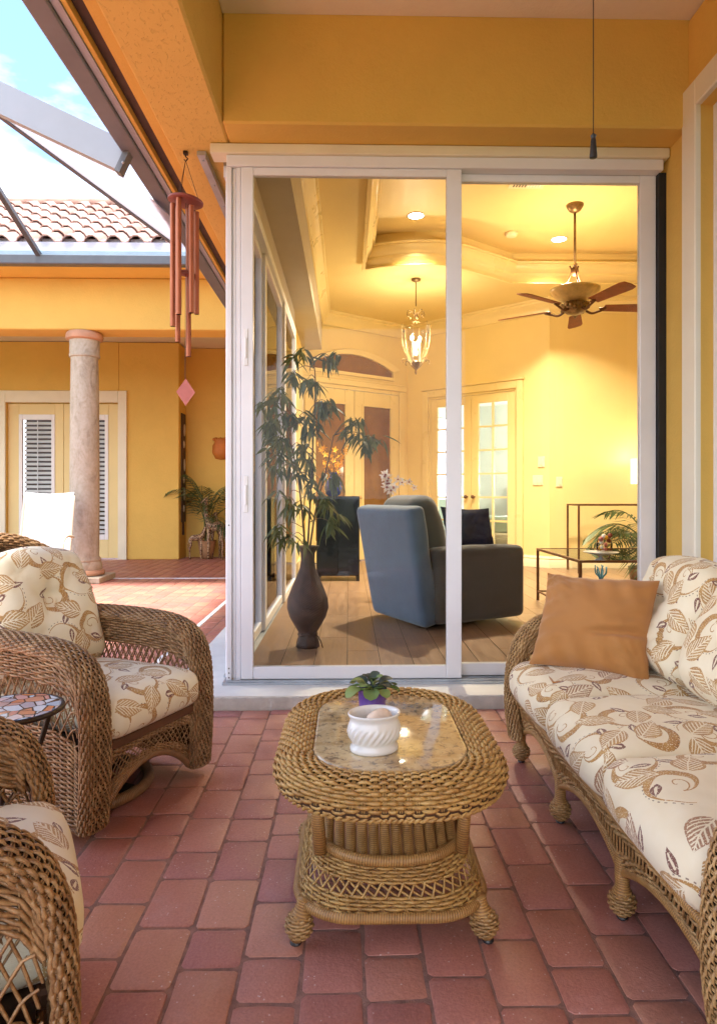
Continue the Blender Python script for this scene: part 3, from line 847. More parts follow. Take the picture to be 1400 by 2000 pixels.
# ceiling with a stepped tray
tray = [(0.20, 4.75), (0.20, 7.70), (0.36, 7.62), (0.55, 7.555), (0.75, 7.515), (0.95, 7.51), (1.15, 7.555), (1.32, 7.65), (1.5, 7.78), (2.03, 8.17), (3.9, 8.17), (3.9, 4.75)]
outer = [(-0.374, 4.32), (4.7, 4.32), (4.7, 9.0), (2.75, 9.04), (0.948, 10.675), (-0.374, 9.73)]
pts = [Vector((x, y, CZ)) for x, y in outer] + [Vector((x, y, CZ)) for x, y in tray]
tri = tessellate_polygon([[Vector((x, y, 0)) for x, y in outer], [Vector((x, y, 0)) for x, y in tray]])
ce = MB(); ce.add(pts, tri)
n = len(tray)
ce.add([(x, y, CZ) for x, y in tray] + [(x, y, TZ) for x, y in tray], [(i, (i + 1) % n, n + (i + 1) % n, n + i) for i in range(n)])
ce.add([(x, y, TZ) for x, y in tray], [tuple(range(n))])
ce.build('room_ceiling', 'room_paint', house)
sweep(tray[::-1], [(0.0, CZ - 0.07), (-0.035, CZ - 0.068), (-0.04, CZ - 0.045), (-0.02, CZ - 0.03), (0.0, CZ - 0.005), (0.02, CZ + 0.02), (0.022, CZ + 0.05),
                   (0.05, CZ + 0.07), (0.075, CZ + 0.12), (0.078, CZ + 0.15), (0.10, CZ + 0.152), (0.105, CZ + 0.17), (0.0, CZ + 0.18)], True).build('crown_moulding', 'trim_gold', house, auto=30)
sweep([(4.70, 4.322), (-0.373, 4.322), (-0.373, 9.7), (0.948, 10.672), (2.748, 9.037), (4.7, 8.998)][::-1],
      [(0.0, CZ - 0.20), (0.018, CZ - 0.19), (0.02, CZ - 0.16), (0.05, CZ - 0.10), (0.09, CZ - 0.06), (0.095, CZ - 0.035), (0.115, CZ - 0.03), (0.12, CZ - 0.001)]).build('crown_moulding', 'trim_gold', house, auto=30)
sb = sweep([(4.69, 8.99), (2.745, 9.03), tuple(along(B_, C_, FR1 + 0.11))], [(0.0, FZ), (0.022, FZ), (0.022, FZ + 0.09), (0.012, FZ + 0.11), (0.016, FZ + 0.13), (0.0, FZ + 0.16)])
sb.build('baseboard', 'trim_cream', house, auto=30)
MB().box(-0.645, -0.625, 7.52, 9.5, FZ, FZ + 0.16).build('baseboard', 'trim_cream', house)

# floor of boards
fl = MB().prism([(-0.60, 3.78), (4.7, 3.78), (4.7, 9.1), (2.8, 9.15), (0.95, 10.75), (-0.70, 9.6), (-0.70, 7.6), (-0.60, 7.6)], 0.02, FZ - 0.004)
floor_o = fl.build('room_floor', 'black_gap', house)
rp = random.Random(5); pl = {}
def plank_mesh(L_):
    if L_ not in pl:
        pl[L_] = MB().box(-0.0975, 0.0975, -L_ / 2 + .001, L_ / 2 - .001, -0.0035, 0.0, 0.0015).mesh('plank', 'floor_wood', False)
    return pl[L_]
x = -0.50
while x < 4.65:
    y = 3.79 - rp.choice([0.0, 0.35, 0.7]); 
    while y < 10.7:
        L_ = rp.choice([1.2, 0.9, 1.5]); y0 = max(y, 3.79); y1 = y + L_
        lim = min(10.62, 9.0 if x > 2.75 else (10.66 - (x - 0.948) * 0.907 if x > 0.948 else 10.66 + (x - 0.948) * 0.72))
        y1 = min(y1, lim)
        if y1 - y0 > 0.1:
            inst('plank', plank_mesh(round(y1 - y0, 3)), floor_o, (x, (y0 + y1) / 2, FZ))
        y += L_
        if y > lim: break
    x += 0.198

# ---- entrance doors and arched transom
dir_ab = (Vector(B_) - Vector(A_)).normalized(); ang_ab = math.atan2(dir_ab.y, dir_ab.x)
def local_frame(p0, ang):
    """matrix: x along the wall, -y into the room, z up"""
    return Matrix.Translation((p0[0], p0[1], 0)) @ Matrix.Rotation(ang, 4, 'Z')
Mab = local_frame(A_, ang_ab)
def put(o, mtx): o.matrix_local = mtx; return o
Wd = (FD1 - FD0)
for k in range(2):
    x0 = FD0 + k * Wd / 2 + 0.004; x1 = FD0 + (k + 1) * Wd / 2 - 0.004; gx0, gx1, gz0, gz1 = x0 + 0.17, x1 - 0.17, 0.42, 2.44
    d = MB()
    d.box(x0, gx0, -0.01, 0.035, FZ + .01, 2.66, .004); d.box(gx1, x1, -0.01, 0.035, FZ + .01, 2.66, .004)
    d.box(gx0 + .001, gx1 - .001, -0.01, 0.035, FZ + .01, gz0, .004); d.box(gx0 + .001, gx1 - .001, -0.01, 0.035, gz1, 2.66, .004)
    d.box(gx0 - 0.03, gx0 - .001, -0.022, -0.011, gz0 - .03, gz1 + .03); d.box(gx1 + .001, gx1 + 0.03, -0.022, -0.011, gz0 - .03, gz1 + .03)
    d.box(gx0, gx1, -0.022, -0.011, gz1 + .001, gz1 + .03); d.box(gx0, gx1, -0.022, -0.011, gz0 - .03, gz0 - .001)
    do = put(d.build('entrance_door', 'trim_gold', house), Mab)
    MB().box(gx0, gx1, 0.008, 0.02, gz0, gz1).build('pane', 'brown_glass', do)
    kb = MB(); kx = x1 - 0.07 if k == 0 else x0 + 0.07; kb.ball((kx, -0.06, 1.05), 0.028, 12, 8); kb.tube([(kx, -0.01, 1.05), (kx, -0.06, 1.05)], 0.012); kb.build('door_knob', 'brass', do, smooth=True)
cs = MB()
cs.box(FD1 + .001, FD1 + 0.11, -0.03, -.001, FZ, 2.72, .006); cs.box(FD0 - 0.1, FD1 + .13, -0.045, -.001, 2.722, 2.80, .008); cs.box(FD0 - 0.1, FD1 + .115, -0.03, -.001, 2.802, 2.83, .006)
cs.box(FD0 - .02, FD1, -0.012, 0.03, 2.668, 2.72)
put(cs.build('door_casing', 'trim_gold', house), Mab)
# transom: flat arch with a deep moulded reveal
ax0, ax1, az0 = FD0 + 0.10, FD1 - 0.14, 2.93
def arch(x, top, rise):
    t = (x - (ax0 + ax1) / 2) / ((ax1 - ax0) / 2); return top + rise * (1 - t * t)
xs = np.linspace(ax0, ax1, 25); ar = MB()
poly = [(x, -0.004, az0) for x in xs[[0, -1]]] + [(x, -0.004, arch(x, 3.01, 0.19)) for x in xs[::-1]]
ar.add(poly, [tuple(range(len(poly)))]); put(ar.build('transom_pane', 'brown_glass', house), Mab)
rv = MB(); xo = np.linspace(ax0 - 0.0, ax1 + 0.13, 25)
V = []; Fc = []
for i, (xa, xb) in enumerate(zip(xs, xo)):
    za = arch(xa, 3.01, 0.19); tb = (xb - (ax0 + ax1 + .13) / 2) / ((ax1 - ax0 + .13) / 2); zb = 3.05 + 0.22 * (1 - tb * tb)
    V += [(xa, -0.005, za - 0.004), (xa, -0.045, za), (xb, -0.065, zb), (xb, -0.002, zb + 0.02)]
for i in range(24):
    for k in range(3): Fc.append((4 * i + k, 4 * i + 4 + k, 4 * i + 5 + k, 4 * i + 1 + k))
rv.add(V, Fc); rv.box(ax1, ax1 + 0.03, -0.04, -.003, az0 - .02, 3.03); rv.box(ax0 - .02, ax1 + 0.03, -0.035, -.003, az0 - .05, az0 - .003)
put(rv.build('transom_arch', 'trim_gold', house, auto=40), Mab)

# ---- french doors to the bedroom
dir_bc = (Vector(C_) - Vector(B_)).normalized(); ang_bc = math.atan2(dir_bc.y, dir_bc.x)
Mbc = local_frame(B_, ang_bc)
cs = MB()
cs.box(FR0 - 0.10, FR0 - .001, -0.03, -.001, FZ, FRZ + 0.11, .006); cs.box(FR1 + .001, FR1 + 0.10, -0.03, -.001, FZ, FRZ + 0.11, .006)
cs.box(FR0, FR1, -0.03, -.001, FRZ + .001, FRZ + 0.11, .006); cs.box(FR0 - 0.12, FR1 + 0.12, -0.045, -.001, FRZ + 0.112, FRZ + 0.14, .006)
cs.box(FR0, FR0 + 0.03, 0.001, 0.10, FZ, FRZ); cs.box(FR1 - 0.03, FR1, 0.001, 0.10, FZ, FRZ); cs.box(FR0 + .03, FR1 - .03, 0.001, 0.10, FRZ - .03, FRZ)
put(cs.build('door_casing', 'trim_gold', house), Mbc)
Wd = (FR1 - FR0 - 0.06)
for k in range(2):
    x0 = FR0 + 0.03 + k * Wd / 2 + 0.002; x1 = FR0 + 0.03 + (k + 1) * Wd / 2 - 0.002
    gx0, gx1, gz0, gz1 = x0 + 0.125, x1 - 0.125, 0.36, 2.44
    d = MB()
    d.box(x0, gx0, 0.01, 0.05, FZ + .01, FRZ - .033, .003); d.box(gx1, x1, 0.01, 0.05, FZ + .01, FRZ - .033, .003)
    d.box(gx0 + .001, gx1 - .001, 0.01, 0.05, FZ + .01, gz0, .003); d.box(gx0 + .001, gx1 - .001, 0.01, 0.05, gz1, FRZ - .033, .003)
    gm = (gx0 + gx1) / 2; d.box(gm - 0.012, gm + 0.012, 0.008, 0.052, gz0 + .001, gz1 - .001)
    nr = 6; hz = (gz1 - gz0) / nr
    for r_ in range(1, nr): d.box(gx0 + .001, gm - .013, 0.008, 0.052, gz0 + r_ * hz - .012, gz0 + r_ * hz + .012); d.box(gm + .013, gx1 - .001, 0.008, 0.052, gz0 + r_ * hz - .012, gz0 + r_ * hz + .012)
    do = put(d.build('french_door', 'trim_gold', house), Mbc)
    for r_ in range(nr):
        for (a, b_) in ((gx0, gm - .012), (gm + .012, gx1)):
            MB().box(a, b_, 0.028, 0.032, gz0 + r_ * hz + .012, gz0 + (r_ + 1) * hz - .012).build('pane', 'clear_glass', do)
    kb = MB(); kx = x1 - 0.06 if k == 0 else x0 + 0.06; kb.ball((kx, -0.045, 1.06), 0.028, 12, 8); kb.tube([(kx, 0.01, 1.06), (kx, -0.045, 1.06)], 0.012); kb.build('door_knob', 'brown_iron', do, smooth=True)

# ---- bedroom beyond the french doors: local frame, y away from the living room
room2 = MB(); bw0, bw1, bd = -0.9, 2.40, 3.4
room2.box(bw0, bw1, bd, bd + 0.1, FZ, 2.9); room2.box(bw1, bw1 + 0.1, 0.1, bd, FZ, 2.9)
room2.box(bw0 - .1, bw0, 0.101, 0.8, FZ, 2.9); room2.box(bw0 - .1, bw0, 2.9, bd, FZ, 2.9); room2.box(bw0 - .1, bw0, .8, 2.9, FZ, 0.5); room2.box(bw0 - .1, bw0, .8, 2.9, 2.6, 2.9)
put(room2.build('bedroom_wall', 'bedroom_wall', house), Mbc)
put(MB().box(bw0, bw1, 0.101, bd, 2.9, 2.95).build('bedroom_ceiling', 'white_paint', house), Mbc)
put(MB().box(bw0, bw1, 0.101, bd, 0.0, FZ - .005).build('bedroom_floor', 'floor_wood', house), Mbc)
shut = put(MB().box(0.12, 0.2, bd - 0.06, bd - 0.001, 0.9, 2.35).box(0.95, 1.03, bd - 0.06, bd - 0.001, 0.9, 2.35).box(.2, .95, bd - .06, bd - .001, 2.27, 2.35).box(.2, .95, bd - .06, bd - .001, .9, .98).build('plantation_shutter', 'white_paint', house), Mbc)
slat = MB().box(-0.372, 0.372, -0.035, 0.035, -0.004, 0.004).mesh('slat', 'white_paint', False)
for i in range(15): inst('slat', slat, shut, (0.575, bd - 0.05, 1.02 + i * 0.084), (0.5, 0, 0))

# ---- light switches
sw = MB(); p = along(B_, C_, Lbc - 0.15)
for (px, py, wpx, hpx) in ((1050, 938, 22, 19), (1092, 941, 12, 19), (1057, 902, 14, 20)):
    pp = at(px, py, 9.02 if px > 1068 else 9.2)
    s_ = MB(); ww = wpx / 1300 * 9.1; hh = hpx / 1300 * 9.1
    s_.box(-ww / 2, ww / 2, -0.012, 0, -hh / 2, hh / 2, 0.003)
    nsw = 3 if wpx > 20 else 1
    for k in range(nsw): s_.box(-ww / 2 + ww * (k + .3) / nsw, -ww / 2 + ww * (k + .7) / nsw, -0.018, -0.0125, -hh * .28, hh * .28)
    o = s_.build('switch_plate', 'trim_cream', house)
    if px > 1068: o.location = (pp.x, 9.0 + 0.03, pp.z); o.location.y = 9.04 - (pp.x - 2.75) / 1.95 * .04 - 0.001
    else:
        tt = Vector((pp.x, pp.y)); # slide along the ray onto the wall B-C
        d = ray(px, py); nrm = Vector((-dir_bc.y, dir_bc.x)); k_ = nrm.dot(Vector(B_)) / nrm.dot(Vector((d.x, d.y)))
        o.location = (d.x * k_, d.y * k_, EYE + d.z * k_); o.rotation_euler = (0, 0, ang_bc); o.location -= Vector((nrm.x, nrm.y, 0)) * 0.001

# ------------------------------------------------------------------ sliding glass doors
HZ0, HZ1 = 2.885, 2.945
fr = thing('door_frame', 'white aluminium sliding door frame with cream head trim round the porch opening', 'door frame', (0, 0, 0))
MB().box(-0.745, XR - 0.004, YD - 0.05, YD + 0.06, HZ1, BZ - 0.002, 0.004).build('head_trim', 'cream_trim', fr)
h = MB(); h.box(-0.66, XR - 0.03, YD - 0.03, YD + 0.10, HZ0, HZ1 - .001, 0.003); h.build('head_track', 'white_alu', fr)
tk = MB(); tk.box(-0.68, XR - .02, YD - 0.05, YD + 0.11, 0.0665, 0.078)
for yy in (-0.03, 0.02, 0.07): tk.box(-0.66, XR - .02, YD + yy - 0.004, YD + yy + 0.004, 0.0782, 0.088)
tk.box(-0.70, -0.585, YD + .111, 7.5, 0.0665, 0.078)
tk.build('sill_track', 'galvanised', fr)
MB().box(1.724, XR - .001, YD + 0.0, YD + 0.12, 0.079, 2.884).build('pocket_shade_strip', 'black_gap', fr)  # solid black strip painted for the shade inside the open wall pocket
tl = MB().box(-0.70, -0.585, YD + 0.101, 7.52, HZ0, 2.95, .003); tl.build('side_head', 'white_alu', fr)
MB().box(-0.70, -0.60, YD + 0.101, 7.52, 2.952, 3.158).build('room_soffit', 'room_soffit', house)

def panel(label, x0, x1, y, sl_, sr_, group='sliding glass panels of the porch doors', handle=False, ax='x', zt=HZ0 - 0.002):
    """glass panel from x0 to x1 at depth y; ax 'y' turns it along the side"""
    t = thing('sliding_door_panel', label, 'glass door', (0, 0, 0), 0, group)
    z0, z1 = 0.089, zt; dep = 0.02
    def B(mb, a0, a1, z_0, z_1, d=dep, bev=.003):
        if ax == 'x': mb.box(a0, a1, y - d, y + d, z_0, z_1, bev)
        else: mb.box(y - d, y + d, a0, a1, z_0, z_1, bev)
        return mb
    B(MB(), x0, x0 + sl_, z0, z1).build('stile', 'white_alu', t); B(MB(), x1 - sr_, x1, z0, z1).build('stile', 'white_alu', t)
    B(MB(), x0 + sl_ + .0005, x1 - sr_ - .0005, z0, z0 + 0.068, dep - .002).build('bottom_rail', 'white_alu', t)
    B(MB(), x0 + sl_ + .0005, x1 - sr_ - .0005, z1 - 0.042, z1, dep - .002).build('top_rail', 'white_alu', t)
    B(MB(), x0 + sl_ - .004, x1 - sr_ + .004, z0 + 0.064, z1 - 0.038, 0.003, 0).build('pane', 'clear_glass', t)
    return t
p1 = panel('tall glass sliding panel with a white pull handle at the corner of the porch doors', -0.583, 0.622, YD, 0.066, 0.082)
for zc in (1.90, 1.10):
    hd = MB(); hd.box(-0.567, -0.545, YD - 0.026, YD - 0.0205, zc - 0.10, zc + 0.10, .002); hd.box(-0.562, -0.550, YD - 0.034, YD - 0.0265, zc - 0.06, zc + 0.05, .003)
    hd.build('handle', 'white_paint', p1)
panel('tall glass sliding panel beside the dark wall pocket behind the wicker sofa', 0.56, 1.722, YD + 0.052, 0.05, 0.090)
# corner stile bundle: the interlocking ends of the side panels
cp = thing('corner_post', 'grooved white aluminium post where the two glass sides of the room meet', 'post', (0, 0, 0))
for (x0, x1, y0, y1) in ((-0.662, -0.634, YD - 0.02, YD + 0.05), (-0.632, -0.612, YD - 0.004, YD + 0.05), (-0.610, -0.586, YD - 0.012, YD + 0.05)):
    MB().box(x0, x1, y0, y1, 0.079, HZ0 - 0.001, .003).build('post_fin', 'white_alu', cp)
sc = MB()
for zc in (0.10, 0.125, 0.15, 0.93): sc.ball((-0.648, YD - 0.021, zc), 0.004, 6, 4)
sc.build('screw_heads', 'dark_metal', cp)
ys = (3.72, 4.98, 6.26, 7.5)
for k in range(3):
    panel(['glass side panel facing the courtyard, next to the corner post', 'middle glass side panel facing the courtyard between two others',
           'glass side panel facing the courtyard, at the far room wall'][k], ys[k] - 0.03, ys[k + 1] + 0.03, -0.655 + 0.024 * k, 0.075, 0.075, 'glass side panels along the courtyard', ax='y')
# ------------------------------------------------------------------ far wing across the courtyard
wing = thing('courtyard_wing', 'yellow stucco house wing with tiled roof and double doors across the courtyard', 'house', (0, 0, 0))
WYB = 11.26; NB = 11.72
def X_at(px, Y): return at(px, HZN, Y).x
xn = X_at(350, WYB)
w = MB(); w.box(-9.5, X_at(-2, WYB), WYB, WYB + 0.4, 0, 3.65); dx0, dx1 = X_at(13, WYB), X_at(232, WYB)
w = MB(); w.box(-9.5, dx0, WYB, WYB + 0.3, 0, 3.65); w.box(dx1, xn, WYB, WYB + 0.62, 0, 3.65, .012); w.box(dx0, dx1, WYB, WYB + 0.3, 2.63, 3.65)
w.build('wall', 'stucco_smooth', wing)
MB().box(xn + .002, -0.75, NB, NB + 0.2, 0, 3.65).build('niche_wall', 'stucco_smooth', wing)
MB().box(-0.95, -0.752, 8.8, NB - .002, 0, 3.65).build('wall', 'stucco_smooth', wing)
MB().box(-9.5, -0.752, 8.32, 8.72, 3.14, 3.779, .012).build('beam', 'stucco_smooth', wing)
MB().box(-9.5, -0.76, 8.721, NB + 0.2, 3.66, 3.75).build('porch_ceiling', 'ceiling_paint', wing)
MB().box(-9.5, -0.9, 7.92, 8.74, 3.782, 3.86).build('soffit', 'stucco_smooth', wing)
MB().box(-9.5, -1.26, 7.80, 7.918, 3.775, 3.885, .01).build('gutter', 'gutter_dark', wing)
MB().box(-9.5, -1.0, 7.84, 7.915, 3.887, 3.945, .004).build('drip_edge', 'drip_blue', wing)
MB().box(-9.5, -1.0, 7.90, 7.96, 3.947, 4.065).build('roof_flashing', 'flashing', wing)
# roof deck and clay tiles
MB().box(-9.5, -1.0, 7.985, 8.01, 4.03, 4.135).build('eave_closure', 'flashing', wing)
S_ = 0.60; RY0, RZ0, RYR = 7.97, 4.055, 10.55
RZR = RZ0 + S_ * (RYR - RY0)
rd = MB().add([(-9.5, RY0, RZ0 - .03), (-0.9, RY0, RZ0 - .03), (-0.9, RYR, RZR - .03), (-9.5, RYR, RZR - .03), (-9.5, RYR + 3, RZ0 - .03), (-0.9, RYR + 3, RZ0 - .03)],
              [(0, 1, 2, 3), (3, 2, 5, 4)])
roof = rd.build('roof', 'roof_deck', wing)
TW, TL = 0.262, 0.40; th = math.atan(S_)
# one tile: barrel with a flat pan, local x across, y up the slope
prof = [(-0.131, 0.0), (-0.10, 0.012), (-0.08, 0.045), (-0.035, 0.078), (0.02, 0.078), (0.06, 0.045), (0.08, 0.010), (0.131, 0.004)]
tv = []; tf = []
for (yy, lift, sc_) in ((-TL / 2, 0.030, 1.0), (TL / 2, 0.0, 0.93)):
    for zo in (0.0, 0.016):
        for (x_, z_) in prof: tv.append((x_ * sc_, yy, z_ * sc_ + lift + zo))
n = len(prof)
for i in range(n - 1):
    tf += [(n + i, n + i + 1, 3 * n + i + 1, 3 * n + i), (i, n + i, n + i + 1, i + 1)[::-1], (i + 1, i, 2 * n + i, 2 * n + i + 1)]
tile_me = MB().add(tv, tf).mesh('roof_tile', 'clay_tile', True, 50)
rp = random.Random(9)
step = 0.335; nrow = int((RYR - RY0) / math.cos(th) / step) + 1
cand = []
for r_ in range(nrow):
    s_ = 0.17 + r_ * step; yy = RY0 + s_ * math.cos(th); zz = RZ0 + s_ * math.sin(th)
    for c_ in range(34):
        cand.append((-9.3 + c_ * TW, yy, zz))
def seen_roof(p):
    x, y, z = p; yc = x * SN + y * CN; px = CXP + F * (x * CN - y * SN) / yc
    return -60 < px < 460
inview = [p for p in cand if seen_roof(p)]
restt = MB()
for p in cand:
    rx = th + (rp.random() - .5) * .02; rz = (rp.random() - .5) * .025
    if p in inview[:298]: inst('roof_tile', tile_me, roof, (p[0] + (rp.random() - .5) * .012, p[1], p[2] + (rp.random() - .5) * .006), (rx, 0, rz))
    else:
        mt = Matrix.Translation(p) @ Matrix.Rotation(th, 4, 'X'); restt.add([mt @ Vector(v) for v in tv], tf)
if restt.v: restt.build('roof_tile_field', 'clay_tile', roof, auto=50, kind='stuff')
rg_ = MB()
for i in range(26):
    x0 = -9.3 + i * 0.33
    rg_.tube([(x0, RYR, RZR + 0.02), (x0 + 0.35, RYR, RZR + 0.03)], [0.115, 0.10], 10)
rg_.build('ridge_caps', 'clay_tile', roof, smooth=True)

# double doors with shutters
Wd = (dx1 - dx0)
cs = MB(); cw = 0.145
cs.box(dx0 - cw, dx0 - .001, WYB - 0.04, WYB - .001, 0, 2.83, .006); cs.box(dx1 + .001, dx1 + cw, WYB - 0.04, WYB - .001, 0, 2.83, .006); cs.box(dx0, dx1, WYB - 0.04, WYB - .001, 2.632, 2.83, .006)
cs.build('door_casing', 'cream_trim', wing)
slat_m = MB().box(-0.235, 0.235, -0.03, 0.03, -0.004, 0.004).mesh('slat', 'white_paint', False)
for k in range(2):
    x0 = dx0 + k * Wd / 2 + 0.004; x1 = dx0 + (k + 1) * Wd / 2 - 0.004
    cx = (x0 + x1) / 2 + (0.02 if k == 0 else -0.02); gx0, gx1, gz0, gz1 = cx - 0.30, cx + 0.30, 0.33, 2.44
    y0, y1 = WYB + 0.05, WYB + 0.10
    d = MB(); d.box(x0, gx0, y0, y1, 0.02, 2.62, .004); d.box(gx1, x1, y0, y1, 0.02, 2.62, .004); d.box(gx0 + .001, gx1 - .001, y0, y1, 0.02, gz0, .004); d.box(gx0 + .001, gx1 - .001, y0, y1, gz1, 2.62, .004)
    do = d.build('door', 'room_paint', wing)
    f_ = MB(); f_.box(gx0 + .001, gx0 + 0.06, y0 - 0.01, y1 - .01, gz0 + .001, gz1 - .001, .004); f_.box(gx1 - 0.06, gx1 - .001, y0 - 0.01, y1 - .01, gz0 + .001, gz1 - .001, .004)
    f_.box(gx0 + .061, gx1 - .061, y0 - .01, y1 - .01, gz0 + .001, gz0 + 0.09, .004); f_.box(gx0 + .061, gx1 - .061, y0 - .01, y1 - .01, gz1 - 0.09, gz1 - .001, .004)
    f_.build('lite_frame', 'white_paint', do)
    MB().box(gx0 + .06, gx1 - .06, y0 + 0.012, y0 + 0.016, gz0 + .09, gz1 - .09).build('pane', 'clear_glass', do)
    for i in range(25): inst('slat', slat_m, do, (cx, y0 + 0.06, gz0 + 0.13 + i * 0.0765), (0.75, 0, 0))
    MB().box(gx0, gx1, y0 + 0.25, y0 + 0.26, gz0, gz1).build('dark_backing', 'brown_fascia', do)  # dark board painted as the unlit room behind the slats
    MB().box(cx - .006, cx + .006, y0 + 0.02, y0 + 0.026, gz0 + .1, gz1 - .1).build('tilt_rod', 'white_paint', do)
    kb = MB(); kx = x1 - 0.06 if k == 0 else x0 + 0.06
    kb.ball((kx, y0 - 0.012, 1.04), 0.026, 10, 6); kb.tube([(kx, y0 - 0.035, 0.88), (kx - 0.11 * (1 if k == 0 else -1), y0 - 0.04, 0.885)], 0.010); kb.tube([(kx, y0, .88), (kx, y0 - .037, .88)], .012)
    kb.build('handle', 'brass', do, smooth=True)
# column
colX, colY = X_at(166, 8.5), 8.5
co = bpy.data.objects.new('column', None); COL.objects.link(co); co.parent = wing; co.location = (colX, colY, 0)
MB().box(-0.29, 0.29, -0.29, 0.29, 0.0, 0.075, .008).build('plinth', 'column_stone', co)
MB().lathe([(0.20, 0.076), (0.235, 0.085), (0.245, 0.11), (0.235, 0.14), (0.205, 0.15)], 40).build('base_ring', 'terracotta', co, auto=40)
MB().lathe([(0.205, 0.151), (0.21, 0.19), (0.20, 0.235), (0.19, 0.25), (0.198, 0.27), (0.19, 0.29), (0.174, 0.31), (0.178, 1.2), (0.172, 2.2), (0.163, 2.80), (0.164, 2.82), (0.180, 2.825), (0.186, 2.85), (0.178, 2.87), (0.178, 3.03), (0.185, 3.035)], 48).build('shaft', 'column_stone', co, auto=40)
MB().lathe([(0.186, 3.036), (0.215, 3.05), (0.225, 3.085), (0.218, 3.12), (0.20, 3.139)], 40).build('capital_ring', 'terracotta', co, auto=40)

# white drain strips set in the courtyard paving
ds = MB().box(-1.262, -1.225, 3.2, 8.70, -0.004, 0.0075); struct(ds.build('drain_strip', 'white_strip'))
ds = MB().box(-7.0, -1.0, 8.705, 8.745, -0.004, 0.0075); struct(ds.build('drain_strip', 'white_strip'))

# ------------------------------------------------------------------ screened pool enclosure
cage = thing('pool_enclosure', 'grey aluminium pool cage beams with pale screen panels above the courtyard', 'enclosure', (0, 0, 0))
def roof_plane(px, py, gx=-1.23, z0=2.97, s_=0.46):
    d = ray(px, py); t = (z0 + s_ * gx - EYE) / (d.z + s_ * d.x)
    return Vector((d.x * t, d.y * t, EYE + d.z * t))
e0 = at(250, 312, 3.74); e1 = at(0, 193, 3.74); e2 = e0 + (e1 - e0) * 2.6
b_ = MB(); b_.obox(e0, e2, 0.055, 0.165); b_.build('beam', 'cage_grey', cage)
pl_ = MB(); pl_.obox(e0 + (e1 - e0) * -0.005, e0 + (e1 - e0) * 0.035, 0.07, 0.185); pl_.build('beam_bracket', 'cage_bronze', cage)
bo = MB()
for dz in (-.04, .03): bo.ball(e0 + (e1 - e0) * .02 + Vector((0, -0.037, dz)), 0.008, 8, 5)
bo.build('bracket_bolts', 'galvanised', cage)
q0 = roof_plane(352, 484); q1 = roof_plane(0, 224); q2 = q0 + (q1 - q0) * 1.8
MB().obox(q0, q2, 0.028, 0.03).build('purlin', 'gutter_dark', cage)
sa, sb_, sc_ = roof_plane(0, 224), roof_plane(247, 342), roof_plane(335, 425)
scr = MB(); nr_ = (sb_ - sa).cross(q0 - sa).normalized() * 0.002
scr.add([sa + nr_, sb_ + nr_, sc_ + nr_, q0 + nr_, sa - nr_, sb_ - nr_, sc_ - nr_, q0 - nr_], [(0, 1, 2, 3), (7, 6, 5, 4), (0, 4, 5, 1), (1, 5, 6, 2), (2, 6, 7, 3), (3, 7, 4, 0)])
scr.build('screen_panel', 'screen_mesh', cage)
r0 = at(80, 503, 7.86); r1 = at(0, 375, abs(r0.x) / abs(ray(0, 375).x) * ray(0, 375).y)
MB().obox(r0, r0 + (r1 - r0) * 3.0, 0.055, 0.05).build('rafter', 'gutter_dark', cage)

# ------------------------------------------------------------------ things in the niche and courtyard
pt = thing('niche_palm', 'potted palm in a gold basket standing in the orange stucco niche', 'palm', (X_at(405, 11.45), 11.42, 0))
MB().lathe([(0.10, 0.0), (0.13, 0.14), (0.155, 0.30), (0.165, 0.31), (0.15, 0.30), (0.14, 0.27)], 20).build('basket', 'basket', pt, smooth=True)
MB().lathe([(0.001, 0.262), (0.139, 0.262)], 16).build('soil', 'soil', pt)
def frond(L_, droop, nleaf, lw, seed, spread=1.0, leaf_len=0.30):
    """palm frond along +x rising then drooping, with leaflets"""
    rg = np.random.default_rng(seed); mb = MB(); t = np.linspace(0, 1, 12)
    X = L_ * (t * 0.8 - 0.12 * t * t); Z = L_ * (0.75 * t - droop * t * t)
    P = np.stack([X, np.zeros_like(X), Z], 1)
    mb.tube(P, np.linspace(0.007, 0.002, 12), 4)
    for i in range(nleaf):
        q = 0.22 + 0.78 * i / (nleaf - 1)
        p = np.array([np.interp(q, t, P[:, k]) for k in range(3)]); tg = np.array([np.interp(min(1, q + .05), t, P[:, k]) for k in range(3)]) - p
        tg /= np.linalg.norm(tg) + 1e-9
        ll = leaf_len * (math.sin(PI * (0.18 + 0.75 * q)) * 0.9 + 0.1) * rg.uniform(.85, 1.1)
        for sd in (-1, 1):
            dr = tg * 0.75 + np.array([0, sd * spread * rg.uniform(.75, 1.1), -0.15]); dr /= np.linalg.norm(dr)
            w_ = np.cross(dr, [0, 0, 1.0]); w_ = w_ / np.linalg.norm(w_) * lw
            a = p; b = p + dr * ll * .5 + np.array([0, 0, -.04 * ll]); c = p + dr * ll + np.array([0, 0, -0.30 * ll])
            mb.add([a, b + w_, c, b - w_], [(0, 1, 2, 3)])
    return mb
fm = [frond(0.95, 0.42, 15, 0.011, 3).mesh('frond', 'leaf_palm', False), frond(0.85, 0.60, 14, 0.011, 4).mesh('frond', 'leaf_palm', False), frond(0.75, 0.78, 13, 0.011, 5).mesh('frond', 'leaf_palm', False)]
for i in range(17):
    a = i * 2.4; inst('frond', fm[i % 3], pt, (0.02 * math.cos(a), 0.02 * math.sin(a), 0.42 + 0.11 * (i % 5)), (random.uniform(-.2, .2), -0.62 + 0.12 * (i % 6), a), (1.15, 1.2, 1.4 - .05 * (i % 4)))
st = MB()
for i in range(6):
    a = i * 1.1; st.tube([(0.03 * math.cos(a), 0.03 * math.sin(a), 0.26), (0.06 * math.cos(a), 0.06 * math.sin(a), 0.85 + .05 * i)], [0.012, 0.006], 5)
